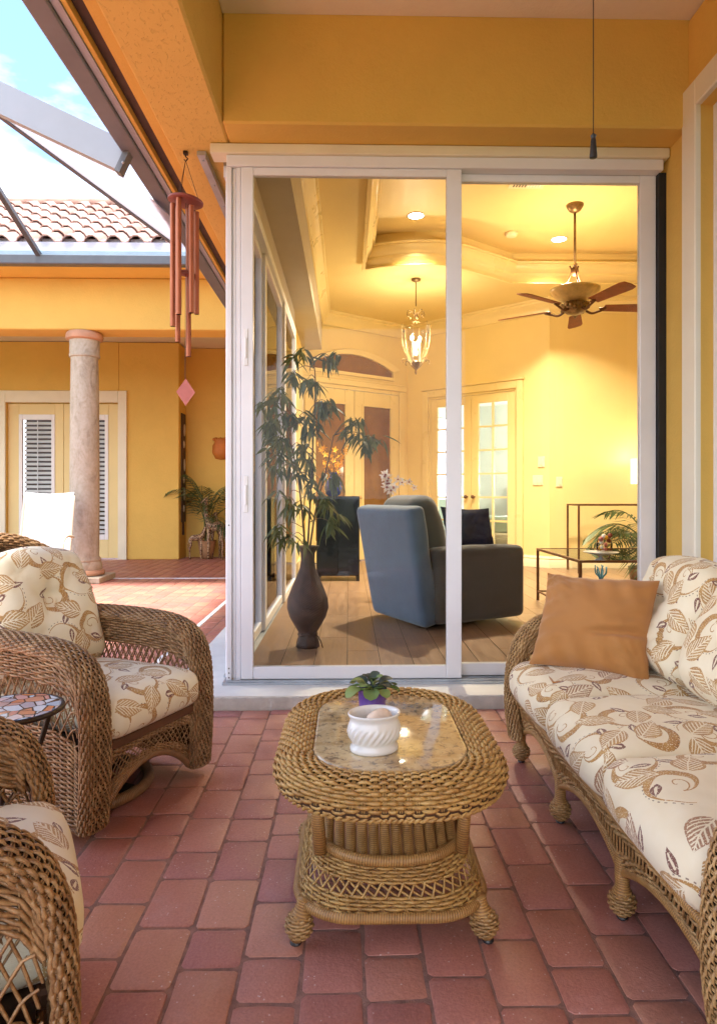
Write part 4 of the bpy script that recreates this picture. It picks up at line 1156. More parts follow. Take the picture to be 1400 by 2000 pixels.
st.build('stem', 'stem_green', pt)

def giraffe(label, px, hgt, Y, rz, bend):
    o = thing('giraffe_statue', label, 'statue', (X_at(px, Y), Y, 0), rz, 'giraffe figures in the niche')
    mb = MB(); s_ = hgt
    body = spline([(-0.16, 0, 0.50), (-0.05, 0, 0.53), (0.08, 0, 0.54), (0.15, 0, 0.58), (0.20, 0, 0.70), (0.225 + bend, 0, 0.84), (0.235 + bend, 0, 0.93)], 18) * s_
    rad = np.interp(np.linspace(0, 1, 18), [0, .1, .35, .5, .62, .8, 1], [0.03, 0.075, 0.085, 0.075, 0.05, 0.035, 0.028]) * s_
    mb.tube(body, rad, 10)
    hd = np.array([(0.20 + bend, 0, 0.94), (0.24 + bend, 0, 0.955), (0.30 + bend, 0, 0.92), (0.345 + bend, 0, 0.895)]) * s_
    mb.tube(hd, np.array([0.022, 0.038, 0.03, 0.016]) * s_, 8)
    for sy in (-1, 1):
        mb.tube(np.array([(0.225 + bend, sy * .012, 0.96), (0.215 + bend, sy * .018, 1.0)]) * s_, 0.006 * s_, 5)
        mb.tube(np.array([(0.21 + bend, sy * .02, 0.955), (0.19 + bend, sy * .06, 0.965)]) * s_, np.array([.012, .004]) * s_, 5)
        mb.tube(np.array([(0.12, sy * .045, 0.52), (0.13, sy * .05, 0.30), (0.125, sy * .05, 0.27), (0.13, sy * .05, 0.0)]) * s_, np.array([.04, .022, .024, .018]) * s_, 7)
        mb.tube(np.array([(-0.13, sy * .045, 0.50), (-0.12, sy * .05, 0.36), (-0.155, sy * .05, 0.25), (-0.14, sy * .05, 0.0)]) * s_, np.array([.05, .028, .02, .018]) * s_, 7)
    mb.tube(np.array([(-0.16, 0, 0.50), (-0.19, 0, 0.36), (-0.185, 0, 0.26)]) * s_, np.array([.012, .008, .012]) * s_, 5)
    mb.build('body', 'giraffe_paint', o, smooth=True)
giraffe('short spotted giraffe figure with lowered head beside the gold basket', 383, 0.68, 11.30, 0.25, 0.03)
giraffe('tall spotted giraffe figure standing before the palm stems', 424, 1.05, 11.28, 2.7, -0.02)
giraffe('spotted giraffe figure half behind the taller giraffe', 442, 0.80, 11.48, 2.9, 0.0)
sc_ = thing('wall_sculpture', 'tall narrow dark wooden wall carving on the niche side wall', 'carving', (xn + 0.012, WYB + 0.10, 0))
mb = MB(); mb.box(-0.010, 0.012, 0.02, 0.27, 0.62, 2.48, .004); mb.box(-.01, .012, 0.10, 0.18, 0.40, 0.619); mb.build('board', 'brown_fascia', sc_)
for i, zc in enumerate((2.2, 1.95, 1.6, 1.35, 1.1, 0.85)): MB().ball((0.014, 0.145 + .02 * (-1) ** i, zc), 0.05, 10, 6, (0.35, 1.0, 2.2 if i % 2 == 0 else 1.3)).build('carved_figure', 'taupe_metal', sc_, smooth=True)
px_ = at(432, 877, NB)
ws = thing('wall_pot', 'round orange terracotta wall pot on the niche back wall above the palm', 'wall pot', (px_.x, NB - 0.003, px_.z))
mb = MB(); mb.lathe([(0.01, -0.19), (0.10, -0.17), (0.155, -0.06), (0.15, 0.06), (0.11, 0.12), (0.135, 0.16), (0.125, 0.165), (0.10, 0.13), (0.05, .10)], 24, sx=1.0, sy=0.6); mb.build('pot_body', 'terracotta_orange', ws, smooth=True)
mb = MB()
for i in range(7): mb.ball((-.12 + .04 * i, -.03, .165 + .012 * (i % 2)), 0.026, 8, 5)
mb.build('scalloped_rim', 'terracotta_orange', ws, smooth=True)

# white sling chair by the column
sl = thing('sling_chair', 'white mesh sling patio chair with taupe arms beside the stone column', 'chair', (X_at(78, 7.5), 7.5, 0), math.radians(190))
def side_path(x): return [(x, 0.30, 0.0), (x, 0.28, 0.30), (x, 0.25, 0.42), (x, -0.10, 0.38), (x, -0.22, 0.50), (x, -0.42, 1.08)]
for sx in (-0.27, 0.27):
    MB().tube(spline(side_path(sx), 26), 0.014, 8).build('frame_rail', 'taupe_metal', sl, smooth=True)
    MB().tube(spline([(sx * 1.12, 0.30, 0.02), (sx * 1.12, 0.30, 0.40), (sx * 1.12, 0.24, 0.58), (sx * 1.12, 0.05, 0.63), (sx * 1.10, -0.25, 0.60)], 20), 0.016, 8).build('arm', 'taupe_metal', sl, smooth=True)
    MB().tube([(sx, -0.08, 0.40), (sx, -0.32, 0.0)], 0.014, 8).build('leg', 'taupe_metal', sl, smooth=True)
cf, _ = curve_fn([(0, 0.27, 0.40), (0, 0.25, 0.425), (0, -0.10, 0.385), (0, -0.22, 0.50), (0, -0.42, 1.08), (0, -0.47, 1.09)])
def slf(U, V):
    P = cf(V).copy(); P[..., 0] = (U - .5) * 0.53; P[..., 2] -= 0.02 * (1 - (2 * U - 1) ** 2); return P
s_ = MB().sheet(slf, 8, 30)
def slf2(U, V): P = slf(U, V); P[..., 1] -= 0.004; P[..., 2] -= .004; return P
s_.sheet(slf2, 8, 30); s_.build('sling', 'sling_white', sl, smooth=True)

# wind chime under the beam
hook = at(363, 302, 3.71); hx, hy = hook.x, hook.y
wc = thing('wind_chime', 'copper tube wind chime with pink diamond sail hanging under the porch beam', 'wind chime', (hx, hy, 0))
kpm = 3.71 / F
def zz(py): return EYE + (HZN - py) * kpm
dz = zz(396)
mb = MB(); mb.tube([(0, 0, BZ - .001), (0, 0, BZ - 0.03), (0.012, 0, BZ - .04), (0, 0, BZ - .055), (-.008, 0, BZ - .045)], 0.004, 6); mb.box(-.012, .012, -.012, .012, BZ - .018, BZ - .002); mb.build('hook', 'dark_metal', wc)
mb = MB()
for i in range(3):
    a = i * 2.09 + .4; mb.tube([(0, 0, BZ - 0.05), (0.075 * math.cos(a), 0.075 * math.sin(a), dz + .006)], 0.0016, 5)
mb.build('cord', 'dark_metal', wc)
mb = MB(); mb.lathe([(0.02, 0.008), (0.09, 0.008), (0.096, 0.004), (0.096, -0.006), (0.09, -0.010), (0.02, -0.010)], 40, (0, 0, dz)); ds_ = mb.build('top_disc', 'red_wood', wc, auto=40)
ds_.rotation_euler = (0, math.radians(6), 0); ds_.location = (-dz * math.sin(math.radians(6)), 0, dz * (1 - math.cos(math.radians(6))))
tubes = ((-0.066, -0.02, 404, 641), (-0.052, 0.035, 404, 667), (-0.022, -0.062, 399, 622), (0.002, 0.058, 402, 694), (0.040, -0.042, 411, 617), (0.052, 0.035, 412, 612))
for (tx, ty, p0, p1) in tubes:
    z0, z1 = zz(p0) , zz(p1); mb = MB()
    mb.lathe([(0.0145, z1), (0.0145, z0), (0.012, z0), (0.012, z1)], 16, (tx, ty, 0)); mb.build('tube', 'copper', wc, auto=40)
MB().lathe([(0.02, 0.006), (0.042, 0.006), (0.044, 0), (0.042, -.006), (.02, -.006)], 24, (0.0, 0, zz(536))).build('striker', 'red_wood', wc, auto=40)
MB().tube([(0, 0, dz), (-0.003, 0, zz(741))], 0.0012, 5).build('cord', 'dark_metal', wc)
a = zz(741); c_ = zz(793); m_ = (a + c_) / 2; hw = 0.050
mb = MB(); pts4 = [(0, a), (hw, m_), (0, c_), (-hw, m_)]
mb.add([(x, -.006, z) for x, z in pts4] + [(x, .006, z) for x, z in pts4], [(0, 1, 2, 3), (7, 6, 5, 4), (0, 4, 5, 1), (1, 5, 6, 2), (2, 6, 7, 3), (3, 7, 4, 0)])
mb.add([(x * .55 + 0, -.0085, m_ + (z - m_) * .55) for x, z in pts4], [(0, 1, 2, 3)])
sl2 = mb.build('sail', 'pink_wood', wc); sl2.rotation_euler = (0, 0, 0.3)

# ceiling-fan pull chain hanging into view
pc = at(1158, 285, 2.2)
ch = thing('pull_chain', 'dark bead pull chain with black wooden grip hanging from the porch ceiling', 'pull chain', (pc.x, pc.y, 0))
ztop = at(1158, 264, 2.2).z; zbot = at(1158, 308, 2.2).z
mb = MB(); z_ = ztop
while z_ < 3.555: mb.ball((0, 0, z_), 0.0026, 6, 4); z_ += 0.0068
mb.tube([(0, 0, ztop), (0, 0, 3.56)], 0.0010, 4); mb.build('beads', 'dark_metal', ch)
MB().lathe([(0.004, ztop + .004), (0.010, ztop - .002), (0.007, ztop - 0.010), (0.009, ztop - .02), (0.0095, ztop - .035), (0.0125, zbot + .006), (0.012, zbot), (0.006, zbot - .002)], 16).build('grip', 'black_plastic', ch, auto=40)
# a weed in the crack at the kerb
wd = thing('weed', 'small bright green weed sprouting in the crack below the kerb', 'weed', tuple(on(424, 1384, 0.0)))
for i in range(7):
    a = i * 0.9; MB().add([(0, 0, 0), (.006 * math.cos(a) + .003, .004 * math.sin(a), .016), (.012 * math.cos(a), -.004 - .002 * math.sin(a), 0.03 + .006 * (i % 3)), (.006 * math.cos(a) - .003, .004 * math.sin(a), .016)], [(0, 1, 2, 3)]).build('leaf', 'weed', wd)
# ------------------------------------------------------------------ wicker furniture
def roll_fn(center_fn, nrm_fn, side, wx, t, ext=0.12):
    """half-round band: U along the centre line, V across"""
    def fn(U, V):
        P = center_fn(U); Nn = nrm_fn(U); ph = PI * (-ext + (1 + 2 * ext) * V)
        return P + np.array(side)[None, None, :] * (wx * np.cos(ph))[..., None] * -1 + Nn * (t * np.sin(ph))[..., None]
    return fn
def plane_normals(cf, side):
    def nf(U):
        d = cf(np.minimum(U + 2e-3, 1)) - cf(np.maximum(U - 2e-3, 0)); d /= np.linalg.norm(d, axis=-1)[..., None] + 1e-12
        nn = np.cross(d, np.array(side)); return nn / (np.linalg.norm(nn, axis=-1)[..., None] + 1e-12)
    return nf
def inset_fn(fn, dist):
    def g_(U, V):
        P, du, Nn, W = MB.frame(fn, U, V); return P - Nn * dist
    return g_
def ring_fn(cf, r):
    """round rod surface about a centre line in space"""
    def fn(U, V):
        d = cf(np.minimum(U + 2e-3, 1)) - cf(np.maximum(U - 2e-3, 0)); d /= np.linalg.norm(d, axis=-1)[..., None] + 1e-12
        a = np.cross(d, np.array([0.0, 1.0, 0.0])); a /= np.linalg.norm(a, axis=-1)[..., None] + 1e-9; b = np.cross(d, a)
        return cf(U) + a * (r * np.cos(2 * PI * V))[..., None] + b * (r * np.sin(2 * PI * V))[..., None]
    return fn

WK = 'wicker_brown'
def woven_arm(parent, sgn, path, wx, t, xo, mat, name='arm', pitch=0.019, rowh=0.0080):
    cf, L_ = curve_fn([(xo, y, z) for y, z in path])
    side = (1.0, 0, 0); nf = plane_normals(cf, (1.0, 0, 0))
    fn = roll_fn(cf, nf, side, wx, t)
    arc = PI * (wx + t) / 2 * 1.3
    nu = max(8, int(L_ / pitch)); nv = max(6, int(arc / rowh))
    mb = MB(); mb.weave(fn, nu, nv, arc / nv * 0.56, 0.0026, 0.0032, k=6, sr=0.0018)
    o = mb.build(name, mat, parent, smooth=True, kind='stuff')
    MB().sheet(roll_fn(cf, nf, side, wx - 0.006, t - 0.006), 40, 10).build('arm_core', 'wicker_core', o, smooth=True)
    # bound edge strands
    ed = MB()
    for v_ in (0.02, 0.98):
        U = np.linspace(0, 1, 90)[None]; P, du, Nn, W = MB.frame(fn, U, np.full_like(U, v_))
        wob = 0.003 * np.sin(np.linspace(0, 1, 90) * nu * PI)[None, :, None]
        for ph in (-1, 1): ed.tube((P + W * wob * ph + Nn * 0.002 * ph)[0], 0.0042, 5)
    ed.build('arm_binding', mat, o, smooth=True)
    return o

def side_panel(parent, x, y0, y1, zlo, ztop_fn, mat, outer=True):
    def fn(U, V):
        y = y0 + (y1 - y0) * U; zt = ztop_fn(y); return np.stack([np.full_like(U, x), y, zlo + (zt - zlo) * V], -1)
    L_ = y1 - y0; nu = int(L_ / 0.030); nu += nu % 2
    mb = MB()
    if outer:
        mb.weave(fn, nu, 38, 0.0042, 0.003, 0.0032, k=4, v0=0.0, v1=0.58); mb.lattice(fn, 20, 0.11, 0.0030, 0.0022, 0.57, 0.84, pair=0.0); mb.weave(fn, nu, 9, 0.0044, 0.003, 0.003, k=4, v0=0.84, v1=1.0)
    else:
        mb.lattice(fn, 20, 0.13, 0.0030, 0.0022, 0.0, 0.62); mb.weave(fn, nu, 9, 0.0056, 0.003, 0.003, k=4, v0=0.62, v1=1.0)
    o = mb.build('side_panel', mat, parent, smooth=True, kind='stuff')
    def fc(U, V): P = fn(U, V * (0.57 if outer else 0.36) + (0 if outer else 0.64)); P[..., 0] += (-0.004 if x > 0 else 0.004) * (1 if outer else -1); return P
    MB().sheet(fc, 6, 4).build('panel_core', 'wicker_core', o)
    return o

def make_armchair(label, loc, rz):
    t = thing('wicker_armchair', label, 'armchair', loc, rz, 'swivel wicker armchairs with printed cushions')
    path = [(0.30, 0.60), (0.10, 0.605), (-0.10, 0.60), (-0.22, 0.583), (-0.295, 0.54), (-0.333, 0.465), (-0.345, 0.36), (-0.345, 0.20), (-0.335, 0.045)]
    py = np.array([p[0] for p in path[:6]][::-1]); pz = np.array([p[1] for p in path[:6]][::-1])
    ztop = lambda y: np.interp(y, py, pz) - 0.012
    for s in (-1, 1):
        woven_arm(t, s, path, 0.056, 0.028, s * 0.275, WK)
        side_panel(t, s * 0.322, -0.325, 0.29, 0.05, ztop, WK, True)
        side_panel(t, s * 0.228, -0.31, 0.29, 0.34, ztop, WK, False)
        MB().tube([(s * 0.322, -0.33, 0.052), (s * 0.322, 0.30, 0.052)], 0.012, 10).build('bottom_rod', 'wrap_brown', t, smooth=True)
    # curved back
    def back(U, V):
        th = math.radians(78) * (2 * U - 1); zt = 0.58 + 0.33 * np.cos(th) ** 0.8
        z = 0.05 + (zt - 0.05) * V; lean = 0.20 * np.maximum(0, z - 0.35)
        return np.stack([0.325 * np.sin(th), 0.20 + 0.15 * np.cos(th) + lean, z], -1)
    mb = MB(); mb.weave(back, 34, 62, 0.0070, 0.0035, 0.0032, k=4)
    bo = mb.build('back', WK, t, smooth=True, kind='stuff')
    MB().sheet(lambda U, V: back(U, V) + np.array([0, 0.0, 0.0]) - np.array([0, 0.006, 0]), 24, 10).build('back_core', 'wicker_core', bo, smooth=True)
    u = np.linspace(0, 1, 40); rim_pts = back(u[None], np.ones((1, 40)))[0]
    cf, L_ = curve_fn(rim_pts)
    mb = MB(); mb.weave(ring_fn(cf, 0.030), int(L_ / 0.024), 18, 0.0056, 0.0036, 0.0026, k=4); mb.build('back_rim', WK, t, smooth=True, kind='stuff')
    MB().tube(rim_pts, 0.026, 10).build('rim_core', 'wicker_core', t, smooth=True)
    # front apron under the seat rail
    def apr(U, V):
        x = -0.225 + 0.45 * U; zb = 0.055 + 0.115 * (1 - (2 * U - 1) ** 2) ** 0.9
        return np.stack([x, np.full_like(U, -0.340) + 0.02 * (1 - V), zb + (0.268 - zb) * V], -1)
    mb = MB(); mb.weave(apr, 22, 7, 0.0044, 0.003, 0.003, k=4, v0=0, v1=0.30); mb.lattice(apr, 17, 0.12, 0.0028, 0.002, 0.3, 0.74); mb.weave(apr, 22, 6, 0.0044, 0.003, 0.003, k=4, v0=0.74, v1=1.0)
    mb.build('front_apron', WK, t, smooth=True, kind='stuff')
    MB().tube(apr(np.linspace(0, 1, 30)[None], np.zeros((1, 30)))[0], 0.013, 10).build('apron_rod', 'wrap_brown', t, smooth=True)
    MB().box(-0.222, 0.222, -0.350, -0.318, 0.262, 0.296, .006).build('seat_rail', 'brown_iron', t)
    MB().box(-0.222, 0.222, -0.317, 0.26, 0.255, 0.285).build('seat_deck', 'wicker_core', t)
    # swivel base
    cf2 = [(0.245 * math.cos(a), 0.245 * math.sin(a), 0.022) for a in np.linspace(0, 2 * PI, 41)[:-1]]
    MB().tube(cf2, 0.021, 10, closed=True).build('base_ring', 'wrap_brown', t, smooth=True)
    sb = MB(); sb.lathe([(0.05, 0.03), (0.05, 0.20), (0.16, 0.235), (0.16, 0.25)], 16)
    sb.obox((-0.235, 0, 0.03), (0.235, 0, 0.03), 0.05, 0.02); sb.obox((0, -0.235, 0.034), (0, 0.235, 0.034), 0.05, 0.02); sb.build('swivel_base', 'dark_metal', t)
    c = cushion(0.46, 0.56, 0.13, 0.045, top=0.035, front=0.02, tufts=(), wr=0.004, seed=3).build('seat_cushion', 'floral_cloth', t, smooth=True)
    c.location = (0, -0.10, 0.362)
    c = cushion(0.47, 0.50, 0.15, 0.07, top=0.045, nx=40, ny=40, tufts=((0.0, 0.03, 0.075, 0.075), (-0.12, -0.12, 0.03, .05), (.12, -.12, .03, .05), (-.13, .13, .02, .05), (.13, .13, .02, .05)), wr=0.010, seed=5, side=.015)
    for i, (x, y, z) in enumerate(c.v):       # rounded shoulders
        k = 1 - 0.16 * max(0, y / 0.25) ** 2 * (abs(x) / 0.235) ** 2; c.v[i] = (x * (1 - 0.13 * max(0, y / .25) ** 2), y * k, z)
    c = c.build('back_cushion', 'floral_cloth', t, smooth=True)
    c.location = (0, 0.205, 0.655); c.rotation_euler = (math.radians(70), 0, 0)
    return t
chair_a = make_armchair('brown wicker swivel armchair with floral cushions facing the granite coffee table near the door corner', (-1.000, 2.51, 0), math.radians(66))
def copy_tree(o, parent=None):
    c = o.copy(); COL.objects.link(c); c.parent = parent
    for ch_ in o.children: copy_tree(ch_, c)
    return c
chair_b = copy_tree(chair_a)
chair_b.location = (-0.885, 1.135, 0); chair_b.rotation_euler = (0, 0, math.radians(117))
chair_b['label'] = 'brown wicker swivel armchair standing on the camera side of the small mosaic table'

# small mosaic table between the armchairs
sc = on(24, 1382, 0.50)
st = thing('side_table', 'small round side table with a stained glass mosaic top between the wicker armchairs', 'side table', (sc.x, sc.y, 0))
MB().lathe([(0.01, 0.49), (0.128, 0.49), (0.128, 0.500), (0.122, 0.502), (0.01, 0.502)], 40).build('mosaic_top', 'mosaic_glass', st)
MB().tube([(0.130 * math.cos(a), 0.130 * math.sin(a), 0.494) for a in np.linspace(0, 2 * PI, 41)[:-1]], 0.008, 8, closed=True).build('rim', 'dark_metal', st, smooth=True)
for i in range(3):
    a = i * 2.09 + 0.5; MB().tube(spline([(0.10 * math.cos(a), 0.10 * math.sin(a), 0.488), (0.05 * math.cos(a), 0.05 * math.sin(a), 0.25), (0.13 * math.cos(a), 0.13 * math.sin(a), 0.0)], 14), 0.008, 8).build('leg', 'dark_metal', st, smooth=True)

# ---- sofa
SOFX, SOFY, HL = 1.055, 1.965, 0.80
so = thing('wicker_sofa', 'tan wicker three seat sofa with cream leaf print cushions along the stucco wall', 'sofa', (SOFX, SOFY, 0), math.radians(-90))
legs = (-0.755, -0.252, 0.252, 0.755)
def sof_apron(U, V):
    x = -0.765 + 1.53 * U; s_ = (x + 0.755) / 0.5035; zb = 0.115 + 0.070 * np.abs(np.sin(PI * s_)) ** 0.8
    bow = -0.012 * np.sin(PI * U)
    return np.stack([x, -0.365 + bow + 0.03 * (1 - V), zb + (0.272 - zb) * V], -1)
mb = MB(); mb.weave(sof_apron, 50, 5, 0.0050, 0.0032, 0.0042, k=6, v0=0.70, v1=1.0)
mb.lattice(sof_apron, 84, 0.016, 0.0045, 0.003, 0.36, 0.72, both=False); mb.weave(sof_apron, 50, 6, 0.0046, 0.0032, 0.0042, k=6, v0=0.0, v1=0.38)
ap = mb.build('front_apron', 'wicker_tan', so, smooth=True, kind='stuff')
MB().sheet(lambda U, V: sof_apron(U, V) + np.array([0, 0.012, 0]), 80, 4).build('apron_core', 'wicker_core', ap)
MB().tube(sof_apron(np.linspace(0, 1, 120)[None], np.zeros((1, 120)))[0], 0.011, 10).build('apron_rod', 'wrap_honey', so, smooth=True)
MB().tube([(-0.77, -0.375, 0.277), (0.77, -0.375, 0.277)], 0.010, 10).build('seat_rod', 'wrap_honey', so, smooth=True)
def ball_foot(x, y, parent, mat='wrap_honey', top=0.17, r=0.041, lean=(0, 0)):
    zs = [top, 0.100, 0.088, 0.078, 0.070, 0.058, 0.044, 0.030, 0.016, 0.006]
    r = 0.032; rs = [0.019, 0.0185, 0.018, 0.020, 0.025, 0.030, r, 0.029, 0.021, 0.012]
    q = [(x + lean[0] * (1 - (z / top)), y + lean[1] * (1 - z / top), z) for z in zs]
    o = MB().tube(q, rs, 18).build('leg', mat, parent, smooth=True)
    # woven skin on the ball
    cc = (q[6][0], q[6][1], 0.044)
    def fn(U, V):
        ph = PI * (0.12 + 0.80 * V); return np.stack([cc[0] + (r + .001) * np.sin(ph) * np.cos(2 * PI * U), cc[1] + (r + .001) * np.sin(ph) * np.sin(2 * PI * U), cc[2] + (r + .001) * np.cos(ph)], -1)
    MB().weave(fn, 16, 11, 0.0042, 0.0024, 0.0020, k=4, closed=True, stakes=False).build('ball_weave', 'wicker_tan' if mat == 'wrap_honey' else WK, o, smooth=True, kind='stuff')
    MB().lathe([(0.013, 0.0), (0.015, 0.004), (0.012, 0.010)], 12, (q[-1][0], q[-1][1], 0)).build('glide', 'black_plastic', o)
    return o
for x in legs: ball_foot(x, -0.345, so); 
for x in (-0.755, 0.755): ball_foot(x, 0.32, so)
spath = [(0.34, 0.66), (0.15, 0.63), (-0.05, 0.605), (-0.20, 0.585), (-0.29, 0.545), (-0.345, 0.475), (-0.372, 0.36), (-0.375, 0.22), (-0.360, 0.10)]
py2 = np.array([p[0] for p in spath[:6]][::-1]); pz2 = np.array([p[1] for p in spath[:6]][::-1])
ztop2 = lambda y: np.interp(y, py2, pz2) - 0.014
for s in (-1, 1):
    woven_arm(so, s, spath, 0.052, 0.028, s * 0.775, 'wicker_tan')
    side_panel(so, s * 0.818, -0.355, 0.34, 0.12, ztop2, 'wicker_tan', True)
    side_panel(so, s * 0.732, -0.34, 0.34, 0.36, ztop2, 'wicker_tan', False)
def sof_back(U, V):
    x = -0.80 + 1.60 * U; zt = 0.70 + 0.16 * np.sin(PI * U) ** 0.5
    z = 0.12 + (zt - 0.12) * V; return np.stack([x, 0.30 + 0.22 * np.maximum(0, z - 0.3), z], -1)
bk = MB().weave(sof_back, 60, 44, 0.0085, 0.0035, 0.0032, k=3).build('back', 'wicker_tan', so, smooth=True, kind='stuff')
MB().sheet(lambda U, V: sof_back(U, V) + np.array([0, 0.006, 0]), 20, 6).build('back_core', 'wicker_core', bk)
rp_ = sof_back(np.linspace(0, 1, 60)[None], np.ones((1, 60)))[0]; cf, L_ = curve_fn(rp_)
def rod_x(U, V):
    P = cf(U); return P + np.stack([np.zeros_like(U), 0.03 * np.cos(2 * PI * V), 0.03 * np.sin(2 * PI * V)], -1)
MB().weave(rod_x, int(L_ / 0.024), 18, 0.0056, 0.0036, 0.0026, k=4).build('back_rim', 'wicker_tan', so, smooth=True, kind='stuff')
MB().tube(rp_, 0.026, 10).build('rim_core', 'wicker_core', so, smooth=True)
MB().box(-0.73, 0.73, -0.35, 0.33, 0.25, 0.275).build('seat_deck', 'wicker_core', so)
for k in range(3):
    xc = -0.487 + 0.487 * k
    c = cushion(0.486, 0.60, 0.145, 0.05, top=0.030, front=0.03, nx=30, ny=34, wr=0.006, seed=20 + k, side=0.004).build('seat_cushion', 'floral_cloth', so, smooth=True)
    c.location = (xc, -0.095, 0.353)
    c = cushion(0.49, 0.46, 0.17, 0.075, top=0.06, nx=42, ny=40, tufts=((0.0, 0.02, 0.06, 0.07), (-.12, .10, .03, .05), (.12, -.09, .03, .05)), wr=0.011, seed=30 + k, side=.02)
    for i, (x, y, z) in enumerate(c.v):
        kk = max(0, y / 0.23); c.v[i] = (x * (1 - 0.10 * kk * kk), y * (1 - 0.14 * kk * kk * (abs(x) / .245) ** 2), z)
    c = c.build('back_cushion', 'floral_cloth', so, smooth=True)
    c.location = (xc, 0.185, 0.645); c.rotation_euler = (math.radians(67), 0, 0)

# ---- rust pillow on the sofa
def pillow(w, h, t, seed=2, n=44):
    mb = MB(); rg = np.random.default_rng(seed)
    for sgn in (1, -1):
        def fn(U, V):
            x, y = 2 * U - 1, 2 * V - 1
            e = np.maximum(0, 1 - np.abs(x) ** 2.6) ** 0.55 * np.maximum(0, 1 - np.abs(y) ** 2.6) ** 0.55
            pinch = 1 - 0.075 * (1 - x ** 2) * y ** 2 * 1.0; pinch2 = 1 - 0.075 * (1 - y ** 2) * x ** 2
            wr = 0.020 * np.sin(15 * x + 5 * y + 1.1) * np.abs(y) ** 2.5 * e + 0.016 * np.sin(17 * y - 6 * x) * np.abs(x) ** 2.5 * e + 0.006 * np.sin(4.2 * x + 5.1 * y + 0.7) * e + 0.007 * np.sin(26 * np.arctan2(y - 1, x + 1)) * np.exp(-((x + 1) ** 2 + (y - 1) ** 2) / .5) + 0.007 * np.sin(26 * np.arctan2(y + 1, x - 1)) * np.exp(-((x - 1) ** 2 + (y + 1) ** 2) / .6)
            fold = -0.035 * np.exp(-((y + 0.30 - 0.18 * x) / 0.07) ** 2) * (x > -0.1) * np.clip((x + .1) / .5, 0, 1) * e
            z = sgn * (t / 2 * e + wr + (fold if sgn > 0 else 0))
            return np.stack([x * w / 2 * pinch2, y * h / 2 * pinch, z + 0.012 * np.sin(2 * x) * y], -1)
        mb.sheet(fn, n, n)
    return mb
bl, br, tl, trr = on(1044, 1302, 0.435), on(1262, 1334, 0.435), Vector(), Vector()
tl = at(1071, 1127, bl.y + 0.14); trr = at(1277, 1150, br.y + 0.14)
ctr = (bl + br + tl + trr) / 4; ex = ((br + trr) - (bl + tl)).normalized(); ey = ((tl + trr) - (bl + br)); ez = ex.cross(ey).normalized(); ey = ez.cross(ex)
wid = ((br - bl).length + (trr - tl).length) / 2; hei = ((tl - bl).length + (trr - br).length) / 2
pw = pillow(wid * 1.07, hei * 1.07, 0.20)
pil = thing('throw_pillow', 'rust orange square throw pillow leaning on the far sofa arm', 'pillow', (ctr.x, ctr.y, 0.43))
o = pw.build('pillow_cover', 'rust_fabric', pil, smooth=True)
o.matrix_local = Matrix.Translation((0, 0, ctr.z - 0.43 + 0.012)) @ Matrix((ex, ey.normalized(), ez)).transposed().to_4x4()
pip = MB(); q = []
for k in range(161):
    a = k / 160 * 4; sd = int(a) % 4; f_ = a - int(a); x, y = [(-1 + 2 * f_, -1), (1, -1 + 2 * f_), (1 - 2 * f_, 1), (-1, 1 - 2 * f_)][sd]
    q.append((x * wid * 1.07 / 2 * (1 - .075 * (1 - y * y) * x * x), y * hei * 1.07 / 2 * (1 - .075 * (1 - x * x) * y * y), 0.012 * math.sin(2 * x) * y))
pip.tube(q, 0.0035, 6); p2 = pip.build('piping', 'rust_fabric', pil, smooth=True); p2.matrix_local = o.matrix_local.copy()

# ---- coffee table
TCX, TCY = 0.108, 1.86
ct = thing('coffee_table', 'honey wicker coffee table with rounded granite top and ball feet', 'coffee table', (TCX, TCY, 0))
def rrect(hx, hy, r, n=240):
    pts = []
    for cx, cy, a0 in ((hx - r, -hy + r, -PI / 2), (hx - r, hy - r, 0), (-hx + r, hy - r, PI / 2), (-hx + r, -hy + r, PI)):
        for a in np.linspace(a0, a0 + PI / 2, 24): pts.append((cx + r * math.cos(a), cy + r * math.sin(a)))
    pts.append(pts[0]); P = np.array(pts); d = np.concatenate([[0], np.cumsum(np.linalg.norm(np.diff(P, axis=0), axis=1))]); L_ = d[-1]
    return P, d / L_, L_
RP, RD, RL = rrect(0.200, 0.300, 0.155)
def out_at(U):
    U = np.mod(U, 1.0); x = np.interp(U, RD, RP[:, 0]); y = np.interp(U, RD, RP[:, 1])
    e = 4e-3; xa, ya = np.interp(np.mod(U + e, 1), RD, RP[:, 0]), np.interp(np.mod(U + e, 1), RD, RP[:, 1]); xb, yb = np.interp(np.mod(U - e, 1), RD, RP[:, 0]), np.interp(np.mod(U - e, 1), RD, RP[:, 1])
    tx, ty = xa - xb, ya - yb; l = np.hypot(tx, ty) + 1e-12
    return x, y, ty / l, -tx / l
rc, rcl = curve_fn([(0.0, 0, 0.443), (0.025, 0, 0.453), (0.052, 0, 0.452), (0.076, 0, 0.440), (0.091, 0, 0.420), (0.094, 0, 0.398), (0.084, 0, 0.380)])
def rim(U, V):
    x, y, nx, ny = out_at(U); c = rc(V); return np.stack([x + nx * c[..., 0], y + ny * c[..., 0], c[..., 2]], -1)
mb = MB(); mb.weave(rim, 96, 17, rcl / 17 * 0.62, 0.0030, 0.0038, k=8, closed=True, sr=0.0021)
ro = mb.build('woven_rim', 'wicker_honey', ct, smooth=True, kind='stuff')
MB().sheet(lambda U, V: rim(U, V) - np.array([0, 0, 0.007]), 120, 10).build('rim_core', 'wicker_core', ro, smooth=True)
ed = MB()
